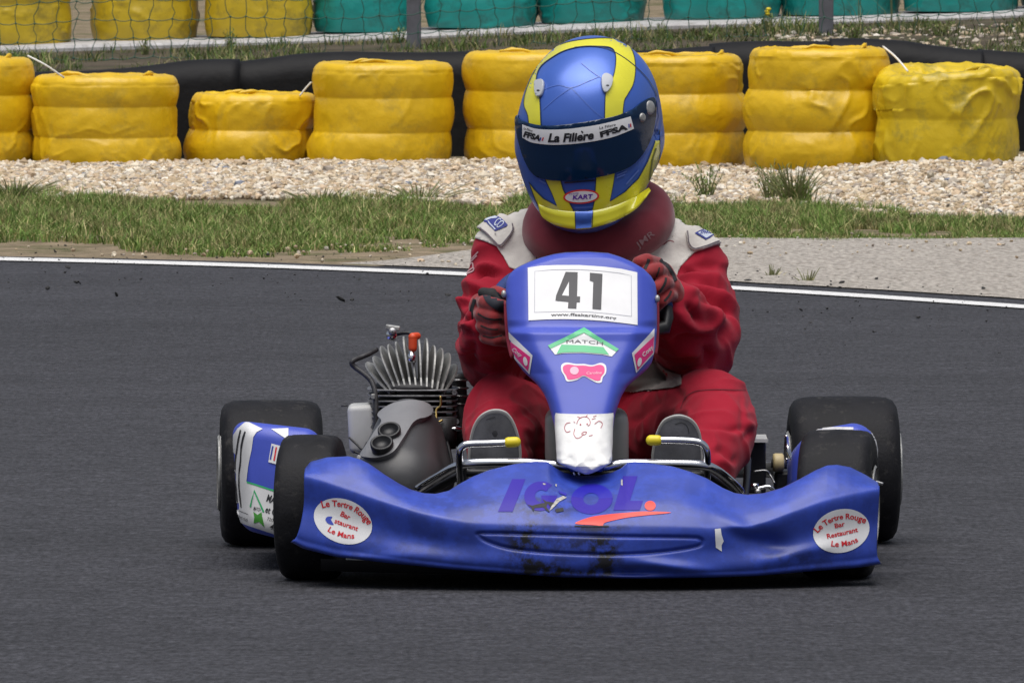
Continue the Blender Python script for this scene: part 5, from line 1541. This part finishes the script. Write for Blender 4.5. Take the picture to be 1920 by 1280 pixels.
# foam neck collar
def collar():
    c = P(1122, 406, 1.0); V = []
    n1, n2 = 96, 28
    for i in range(n1):
        a = 2 * math.pi * i / n1
        fr = .5 - .5 * math.sin(a)          # 1 at the front (-Y)
        Rm = .100; rr_ = .050
        for k in range(n2):
            b = 2 * math.pi * k / n2
            q = np.array([math.cos(a), math.sin(a) * .95, 0]); 
            hgt_ = .060 - .012 * fr
            p = c + q * (Rm + rr_ * math.cos(b) * (1 if math.cos(b) > 0 else .8)) + np.array([0, 0, hgt_ * math.sin(b)])
            p[2] += -.050 * fr + .026 * (1 - fr) + .006 * math.cos(a)
            p[0] += .006 * math.sin(b)
            V.append(p)
    V = np.array(V)
    F = grid_faces(n1, n2, True); last = np.array([[ (n1 - 1) * n2 + k, (n1 - 1) * n2 + (k + 1) % n2, (k + 1) % n2, k] for k in range(n2)])
    F = np.vstack([F, last])
    V += .0022 * np.c_[nz(V, 18, 5, 2), nz(V, 18, 6, 2), nz(V, 14, 7, 2)]
    return V, F
V, F = collar()
NB = mk('neck_collar', V, F[:, ::-1], mat('collar_foam', (.155, .018, .030), .85, sheen=.3, var=(14, .8, 1.15), bump=(500, .3, .001), spec=.15), drv)
nbb = bvh_of(V, F)
for i, (s_, a, b) in enumerate((('JMR', (1196, 466), (1228, 440)),)):
    V2, F2 = text2d(s_, a, b, 11, .01, .1)
    drape('stitched_lettering', [], nbb, .001, mat('dull_stitch', (.20, .11, .12), .8), NB, 4, tris=(V2, F2), smooth=False)

# --- helmet
Hc = P(1104, 246, .93)
prof = catmull([(0.02, .178), (-.075, .160), (-.138, .100), (-.160, .025), (-.170, -.040), (-.176, -.095), (-.160, -.138), (-.105, -.152), (-.02, -.140), (.07, -.132), (.135, -.100), (.160, -.02), (.158, .08), (.100, .158)], 10, True)
hn, hl = len(prof), 90
lam = np.linspace(-math.pi / 2 + .02, math.pi / 2 - .02, hl)
HV = []
for l_ in lam:
    cx_ = np.sign(math.cos(l_)) * abs(math.cos(l_)) ** .78; sx_ = math.sin(l_)
    low = 1.0
    for (y_, z_) in prof:
        lean_ = .10 * max(0, -z_ - .02) + .05 * max(0, z_ - .08)
        wq = .139 * (1 - .08 * np.clip((-z_ - .02) / .13, 0, 1) ** 1.6 - .04 * np.clip(z_ / .15, 0, 1))
        HV.append((sx_ * wq + lean_, y_ * cx_, z_ * (cx_ ** .9) + .0))
HV = np.array(HV)
Rh = Matrix.Rotation(R(-17), 3, 'Z') @ Matrix.Rotation(R(3.8), 3, 'Y') @ Matrix.Rotation(R(27), 3, 'X')
Rh = np.array(Rh)
def hw(v): return np.asarray(v, float) @ Rh.T + Hc
HW = hw(HV)
HF = grid_faces(hl, hn, True)
hb_m = mat('helmet_blue', (.055, .135, .52), .32, metal=.3, coat=.35, coat_rough=.24, var=(8, .93, 1.07), spec=.5)
HEL = mk('helmet', HW, HF, hb_m, drv, label='glossy blue full-face helmet with yellow bands')
caps_ = [tuple(range(hn)), tuple(range((hl - 1) * hn, hl * hn))[::-1]]
mk('shell_side', HW, caps_, hb_m, HEL, smooth=False)
hb = bvh_of(HW, HF)
zh = lambda pts: Z(840, 50, 3.2, pts)
hy_m = mat('helmet_yellow', (.70, .66, .03), .28, coat=.8, coat_rough=.07, var=(12, .95, 1.03))
hk_m = mat('helmet_outline', (.02, .025, .05), .3, coat=.6)
hdec = lambda nm, polys, m, off=.0010, step=7, par=HEL, **k: drape(nm, polys, hb, off, m, par, step, **k)
outer = [(488, 594), (480, 530), (458, 468), (468, 395), (495, 320), (540, 235), (590, 155), (690, 105), (800, 82), (920, 72), (1010, 76), (1062, 90), (1095, 130), (1117, 190), (1122, 270), (1108, 350), (1075, 410), (1055, 450), (1046, 545)]
inner = [(938, 565), (944, 400), (965, 350), (990, 300), (1004, 230), (1002, 165), (975, 130), (900, 122), (800, 124), (700, 148), (620, 192), (560, 240), (534, 300), (534, 380), (552, 430), (560, 594)]
oc = catmull(zh(outer), 5).tolist(); ic = catmull(zh(inner), 5).tolist()
def band(A_, B_, n=70):
    A_, B_ = np.array(A_), np.array(B_)[::-1]
    def rs_(p):
        d_ = np.r_[0, np.cumsum(np.hypot(*np.diff(p, axis=0).T))]; q = np.linspace(0, d_[-1], n)
        return np.c_[np.interp(q, d_, p[:, 0]), np.interp(q, d_, p[:, 1])]
    a, b = rs_(A_), rs_(B_)
    return [[tuple(a[i]), tuple(a[i + 1]), tuple(b[i + 1]), tuple(b[i])] for i in range(n - 1)]
hdec('yellow_band', band(oc, ic), hy_m, .0010, 9)
hdec('band_outline', stroke(oc, 1.5), hk_m, .0016, 9)
hdec('band_outline', stroke(ic, 1.5), hk_m, .0016, 9)
hdec('band_outline', stroke(catmull(zh([(760, 128), (860, 122), (950, 135), (1040, 180), (1120, 240), (1190, 310), (1235, 380), (1250, 420)]), 5).tolist(), 1.3), hk_m, .0017, 9)
YL = [(585, 915), (675, 915), (690, 970), (735, 1065), (760, 1112), (765, 1200), (640, 1165), (560, 1105), (528, 1040), (498, 960), (488, 930), (520, 975), (575, 1030), (655, 1074), (625, 1000)]
YR = [(888, 900), (1000, 876), (990, 950), (970, 1048), (1060, 990), (1140, 910), (1195, 810), (1240, 690), (1266, 620), (1270, 760), (1252, 860), (1225, 950), (1200, 1000), (1120, 1080), (1000, 1140), (866, 1190), (862, 1110), (880, 1040)]
for p_ in (YL, YR):
    hdec('yellow_panel', [zh(p_)], hy_m, .0010, 6)
    hdec('band_outline', stroke(zh(p_ + [p_[0]]), 1.3), hk_m, .0016, 7)
hdec('yellow_flank', [zh([(1250, 440), (1262, 540), (1240, 620), (1258, 660), (1275, 600), (1275, 480)])], hb_m, .0009, 6)
smear = mat('green_dirt', (.16, .17, .02), .4)
hdec('dirt_streak', [p for p in stroke(catmull(zh([(1245, 730), (1225, 790), (1215, 850), (1205, 920)]), 3).tolist(), 3)], smear, .0016, 5)
# visor
vis_m = mat('visor', (.003, .020, .060), .10, spec=.45)
VP = [(408, 512), (440, 560), (560, 592), (700, 588), (850, 567), (1000, 537), (1100, 498), (1150, 460), (1200, 430), (1228, 432), (1238, 480), (1232, 560), (1213, 650), (1170, 745), (1100, 825), (1000, 873), (860, 905), (700, 920), (570, 908), (512, 872), (470, 800), (440, 710), (418, 600)]
VIS = hdec('visor', [catmull(zh(VP), 4, True).tolist()], vis_m, .0050, 8, thick=.005)
VB = VIS.data; _vv = np.array([v.co[:] for v in VB.vertices]) + ORI[drv.name]; vbv = bvh_of(_vv, [tuple(p.vertices) for p in VB.polygons])
vdec = lambda nm, polys, m, off=.0008, step=7, par=VIS, **k: drape(nm, polys, vbv, off, m, par, step, **k)
zs = lambda pts: Z(960, 220, 8, pts)
strip_t = catmull(zs([(160, 108), (330, 165), (540, 185), (800, 178), (1050, 150), (1260, 118), (1500, 65), (1775, -12)]), 5).tolist()
strip_b = catmull(zs([(160, 305), (280, 370), (420, 398), (620, 412), (850, 404), (1050, 384), (1300, 345), (1560, 280), (1825, 172)]), 5).tolist()
SB = vdec('visor_strip', band(strip_t, strip_b[::-1]), white_v, .0010, 8)
def vtxt(s_, a, b, h, m, bold=.02, shear=0., sag=0.):
    V2, F2 = text2d(s_, zs([a])[0], zs([b])[0], h / 8, bold, shear, sag)
    return drape('strip_lettering', [], vbv, .0018, m, SB, 4, tris=(V2, F2), smooth=False)
vtxt('La Filiere', (545, 365), (1225, 318), 118, black_v, .04, .22, 2.0)
vdec('accent', stroke(zs([(1040, 205), (1068, 232)]), 2.6), black_v, .0018, 4, SB)
vtxt('FFSA', (175, 285), (425, 352), 78, black_v, .055, .1)
vtxt('La Filiere', (180, 180), (310, 220), 36, black_v, .01, .2)
vtxt('FFSA', (1325, 296), (1735, 176), 74, black_v, .055, .1)
vtxt('La Filiere', (1310, 178), (1550, 126), 36, black_v, .01, .2)
for a, b, m_ in (((440, 300), (425, 345), mat('flag_blue', (.03, .06, .35))), ((478, 300), (458, 350), red_v), ((1770, 95), (1775, 150), red_v), ((1745, 100), (1750, 155), mat('flag_blue', (.03, .06, .35)))):
    vdec('flag_tick', stroke(zs([a, b]), 2.2), m_, .0018, 4, SB)
for (cx_, cy_, ra_, rb_) in ((1210, 487, 21, 42), (1165, 546, 15, 27)):
    c_ = zh([(cx_, cy_)])[0]; h = vbv.ray_cast(Vector(CP), Vector(raydir(*c_)))
    h0 = np.array(h[0]) if h[0] else P(*c_, .95); n_ = np.array([.72, -.68, .1]); n_ /= np.linalg.norm(n_)
    r0 = rb_ / 3.2 / 960
    V, F = lathe([(.0005, .004), (r0 * .55, .0042), (r0 * .8, .0035), (r0, .0015), (r0, -.004)], h0, n_, 28); mk('visor_screw', V, F, alloy, VIS)
c_ = zh([(418, 610)])[0]; V, F = sphere(P(*c_, .90), .010, 16, 10, (.6, 1, 1.2)); mk('visor_screw', V, F, alloy, VIS)
# chin spoiler lip
upc = catmull(zh([(536, 1042), (560, 1072), (640, 1098), (760, 1108), (868, 1104), (1000, 1072), (1120, 1018), (1205, 965)]), 12)
loc_ = catmull(zh([(548, 1108), (575, 1150), (650, 1192), (763, 1214), (866, 1206), (1000, 1165), (1130, 1092), (1217, 985)]), 12)
rows = []
nk = len(upc)
for t, off in ((0, .0015), (.15, .007), (.4, .012), (.75, .016), (1, .018), (1.02, .012), (.9, .002)):
    r_ = []
    for a, b in zip(upc, loc_):
        q = a + (b - a) * t; tq = a + (b - a) * min(t, .75)
        h = hb.ray_cast(Vector(CP), Vector(raydir(*tq)))
        if h[0] is None:
            hq, _n, _i, _d2 = hb.find_nearest(Vector(P(tq[0], tq[1], .80)))
            Y_ = hq[1]
        else: Y_ = h[0][1]
        r_.append((q, Y_))
    ys_ = np.array([v[1] for v in r_]); ys_ = np.convolve(np.pad(ys_, 6, mode='edge'), np.ones(13) / 13, 'valid')
    rows.append(np.array([P(v[0][0], v[0][1], y_ - off) for v, y_ in zip(r_, ys_)]))
LV = np.vstack(rows); LF = grid_faces(len(rows), nk)
LIP = mk('chin_spoiler', LV, LF[:, ::-1], hy_m, HEL)
lipb = bvh_of(LV, LF)
allb = bvh_of(np.vstack([HW, LV]), np.vstack([HF, LF + len(HW)]))
for poly in ([(762, 1108), (870, 1104), (862, 1160), (860, 1206), (766, 1213)],):
    drape('blue_stripe', [zh(poly)], lipb, .0008, hb_m, LIP, 5)
drape('stripe_outline', stroke(zh([(762, 1106), (767, 1214)]), 1.3), lipb, .0012, hk_m, LIP, 5)
drape('stripe_outline', stroke(zh([(870, 1102), (864, 1208)]), 1.3), lipb, .0012, hk_m, LIP, 5)
# chin sticker
ks = hdec('kart_sticker', [zh(ell(800, 1018, 107, 43, -3))], orange_v, .0020, 5)
hdec('sticker_face', [zh(ell(800, 1018, 95, 34, -3))], white_v, .0026, 5, ks)
V2, F2 = text2d('KART', zh([(750, 1034)])[0], zh([(866, 1028)])[0], 8, .03, .2)
drape('sticker_lettering', [], hb, .0033, mat('purple_print', (.12, .02, .35), .4), ks, 4, tris=(V2, F2), smooth=False)
V2, F2 = text2d('école', zh([(726, 1005)])[0], zh([(785, 1000)])[0], 3.4, .0, .2)
drape('sticker_lettering', [], hb, .0033, mat('purple_print', (.12, .02, .35), .4), ks, 4, tris=(V2, F2), smooth=False)
# vents on the crown, vent slots beside the chin
vent_m = mat('vent_grey', (.42, .44, .48), .35, coat=.3)
for pl in ([(532, 345), (545, 330), (578, 328), (580, 372), (568, 415), (548, 424), (536, 405)], [(920, 310), (945, 292), (980, 312), (978, 350), (960, 385), (938, 400), (922, 370)]):
    vn = hdec('crown_vent', [catmull(zh(pl), 4, True).tolist()], vent_m, .0075, 4, thick=.007)
    c_ = np.mean(pl, 0)
    hdec('vent_slot', [zh(ell(c_[0] + 2, c_[1] + 18, 9, 4))], black_v, .0083, 3, vn)
for pts in ([(550, 918), (590, 940)], [(1010, 892), (1070, 865)], [(1010, 905), (1060, 885)], [(1065, 945), (1140, 860)]):
    hdec('chin_groove', stroke(zh(pts), 2.6), mat('light_blue_edge', (.10, .18, .55), .3, coat=.8), .0022, 5)
hdec('chin_groove', stroke(zh([(700, 935), (880, 920)]), 3.0), hk_m, .0020, 5)
hdec('chin_groove', stroke(zh([(760, 1085), (868, 1080)]), 1.6), mat('light_blue_edge', (.10, .18, .55)), .0020, 5)
for pts in ([(570, 380), (660, 352), (740, 368), (840, 330), (910, 300)], [(740, 368), (800, 430), (880, 510), (935, 550)], [(740, 368), (650, 430), (570, 500)], [(800, 220), (860, 270), (920, 310)]):
    hdec('airbrush_line', stroke(catmull(zh(pts), 4).tolist(), 1.1), mat('airbrush_grey', (.085, .16, .50), .3, coat=.4), .0012, 6)

# --- gloves: palm, four curled fingers and a thumb each
gl_red = mat('glove_red', (.22, .008, .011), .8, sheen=.2, var=(30, .8, 1.15), bump=(300, .4, .001))
gl_blk = mat('glove_black', (.010, .010, .012), .8, bump=(300, .4, .001))
def glove(palm, fingers, thumb, cuff, lab):
    parts = []
    for f, r_ in fingers: parts += limb(f, r_, 16)
    parts += limb(*thumb, 16)
    for p in palm: parts += limb(*p, 20)
    V, F, E = fuse(parts, .0024, 3)
    V = V + .0012 * np.c_[nz(V, 60, 1), nz(V, 60, 2), nz(V, 60, 3)]
    g = mk('glove', V, F, gl_red, drv, label=lab)
    V2, F2, E2 = fuse(limb(*cuff, 24), .004, 3)
    mk('cuff', V2, F2, gl_blk, g)
    return g, bvh_of(V, F)
# hand on the right of the picture: fingers run down to the left over the rim
fr_ = []
for (k0, k1, k2, k3), r_ in (((J(1232, 495, .62), J(1212, 488, .575), J(1197, 492, .56), J(1192, 510, .575)), .0135), ((J(1247, 512, .62), J(1233, 506, .565), J(1214, 512, .55), J(1204, 530, .57)), .0138),
                             ((J(1257, 533, .62), J(1246, 530, .565), J(1230, 540, .545), J(1218, 556, .565)), .0135), ((J(1262, 553, .62), J(1254, 553, .575), J(1240, 565, .555), J(1228, 578, .57)), .0125)):
    fr_.append(([k0, k1, k2, k3], [r_ * 1.05, r_, r_ * .96, r_ * .86]))
gR, gRb = glove([([J(1240, 515, .625), J(1262, 580, .66)], [.026, .036]), ([J(1252, 540, .62), J(1268, 590, .66)], [.028, .036])], fr_, ([J(1245, 590, .64), J(1228, 596, .59), J(1212, 585, .575)], [.018, .0145, .012]),
                ([J(1262, 583, .66), J(1270, 600, .70)], [.036, .040]), 'red glove with black finger stripes, gripping the top of the wheel')
rg = lambda pts: Z(1160, 440, 4.268, pts)
for pts, wd in (([(240, 195), (228, 235), (210, 275)], 6), ([(325, 262), (315, 300), (300, 340)], 3), ([(378, 345), (370, 385), (345, 430), (320, 460)], 4.5), ([(420, 450), (400, 490), (365, 530)], 4), ([(330, 200), (390, 250), (430, 310), (455, 370)], 6.5)):
    drape('finger_gap', stroke(catmull(rg(pts), 4).tolist(), wd), gRb, .0008, gl_blk, gR, 4)
# hand on the left: knuckles face left, fingers stacked one above the other
fl_ = []
for k, (yy, x0_) in enumerate(((566, 905), (589, 900), (611, 902), (632, 908))):
    r_ = (.0140, .0145, .0138, .0125)[k]
    fl_.append(([J(x0_ - 2, yy - 2, .63), J(x0_ + 4, yy + 1, .575), J(x0_ + 26, yy + 6, .548), J(x0_ + 42, yy + 9, .565)], [r_ * 1.05, r_, r_ * .97, r_ * .85]))
gL, gLb = glove([([J(904, 575, .635), J(912, 625, .65)], [.027, .032]), ([J(912, 590, .65), J(918, 640, .69)], [.034, .040])], fl_, ([J(915, 562, .64), J(930, 550, .60), J(945, 552, .585)], [.018, .015, .012]),
                ([J(914, 610, .66), J(918, 630, .70)], [.036, .040]), 'red glove with black back edge, closed round the side of the wheel')
lg = la
for pts, wd in (([(240, 545), (300, 580), (360, 592), (430, 590)], 3.2), ([(262, 640), (330, 668), (400, 672)], 2.6), ([(280, 722), (350, 738), (430, 720)], 2.6), ([(215, 430), (190, 520), (190, 620), (215, 690), (240, 740)], 6.5)):
    drape('finger_gap', stroke(catmull(lg(pts), 4).tolist(), wd), gLb, .0008, gl_blk, gL, 4)
V, F, E = fuse(limb([J(906, 549, .60), J(922, 555, .59), J(942, 572, .585)], [.011, .016, .014], 16), .0025, 3)
mk('thumb_guard', V, F, gl_blk, gL)

# --- shoes, soles towards us
sole_m = mat('shoe_sole', (.15, .15, .165), .7, var=(22, .65, 1.3), bump=(220, .5, .001), dirt=((.08, .08, .08), .5, 40, None, .58))
welt_m = mat('shoe_welt', (.42, .41, .40), .7, var=(30, .8, 1.1))
def shoe(out, Yt, Yb, lab, up):
    out = np.array(out); n = len(out)
    oc = catmull(out.tolist(), 6, True); c = oc.mean(0)
    y0, y1 = oc[:, 1].min(), oc[:, 1].max()
    def ring(sc, dY): 
        p = c + (oc - c) * sc
        return np.array([P(a, b, Yt + (Yb - Yt) * (b - y0) / (y1 - y0) + dY) for a, b in p])
    rings = [ring(.5, -.0), ring(.86, -.001), ring(.90, .0), ring(.97, -.004), ring(1.0, .0), ring(1.0, .014), ring(.98, .018)]
    m_ = len(oc); V = np.vstack(rings); F = [tuple(int(q) for q in f) for f in grid_faces(len(rings), m_, True)]
    F.append(tuple(range(m_))[::-1])
    sr = bpy.data.objects.new('shoe', None); COL.objects.link(sr); sr.parent = drv; ORI[sr.name] = ORI[drv.name]; sr['label'] = lab
    nfs = m_ * 2
    V1, F1 = V[:3 * m_], [f for f in F if max(f) < 3 * m_]
    mk('sole', V1, F1, sole_m, sr)
    V2 = V[2 * m_:]; F2 = [tuple(int(q) for q in f) for f in grid_faces(5, m_, True)]
    mk('welt', V2, F2, welt_m, sr)
    parts = limb(up[0], up[1], 20)
    V, F, E = fuse(parts, .004, 5)
    mk('upper', V, F, mat('shoe_suede', (.05, .05, .055), .85, bump=(200, .4, .001)), sr)
    V3 = [P(a, b, Yt + (Yb - Yt) * (b - y0) / (y1 - y0) - .0015) for a, b in []]
    return sr, bvh_of(np.array(V1), F1)
s1, s1b = shoe([(877, 860), (879, 830), (886, 800), (900, 778), (922, 767), (945, 769), (960, 783), (971, 808), (977, 835), (978, 862), (974, 905), (960, 935), (925, 942), (893, 935), (880, 905)], .285, .34, 'grey-soled shoe on the engine side, behind its pedal',
               ([J(928, 800, .33), J(928, 850, .36), J(930, 905, .41)], [.034, .042, .046]))
s2, s2b = shoe([(1221, 862), (1224, 835), (1231, 808), (1243, 787), (1262, 778), (1282, 778), (1300, 787), (1312, 806), (1317, 832), (1319, 862), (1316, 905), (1303, 935), (1268, 943), (1238, 935), (1224, 905)], .285, .34, 'grey-soled shoe on the brake side, behind its pedal',
               ([J(1272, 808, .33), J(1275, 855, .36), J(1285, 910, .41)], [.034, .042, .046]))
wm = mat('sole_mark', (.06, .06, .066), .8)
drape('sole_arc', stroke(catmull(ll_([(300, 620), (360, 600), (400, 590)]), 4).tolist(), 1.5), s1b, .0008, wm, s1, 4)
drape('sole_arc', stroke(catmull(rl_([(520, 665), (580, 650), (630, 680), (650, 750)]), 4).tolist(), 1.8), s2b, .0008, wm, s2, 4)
drape('sole_edge', stroke(catmull([(886, 870), (884, 900), (890, 920)], 4).tolist(), 12), s1b, .0008, welt_m, s1, 4)
drape('dark_patch', [catmull(la([(275, 375), (330, 350), (430, 400), (440, 530), (380, 510), (310, 455)]), 4, True).tolist()], gLb, .0012, mat('glove_navy', (.008, .010, .020), .8), gL, 4)
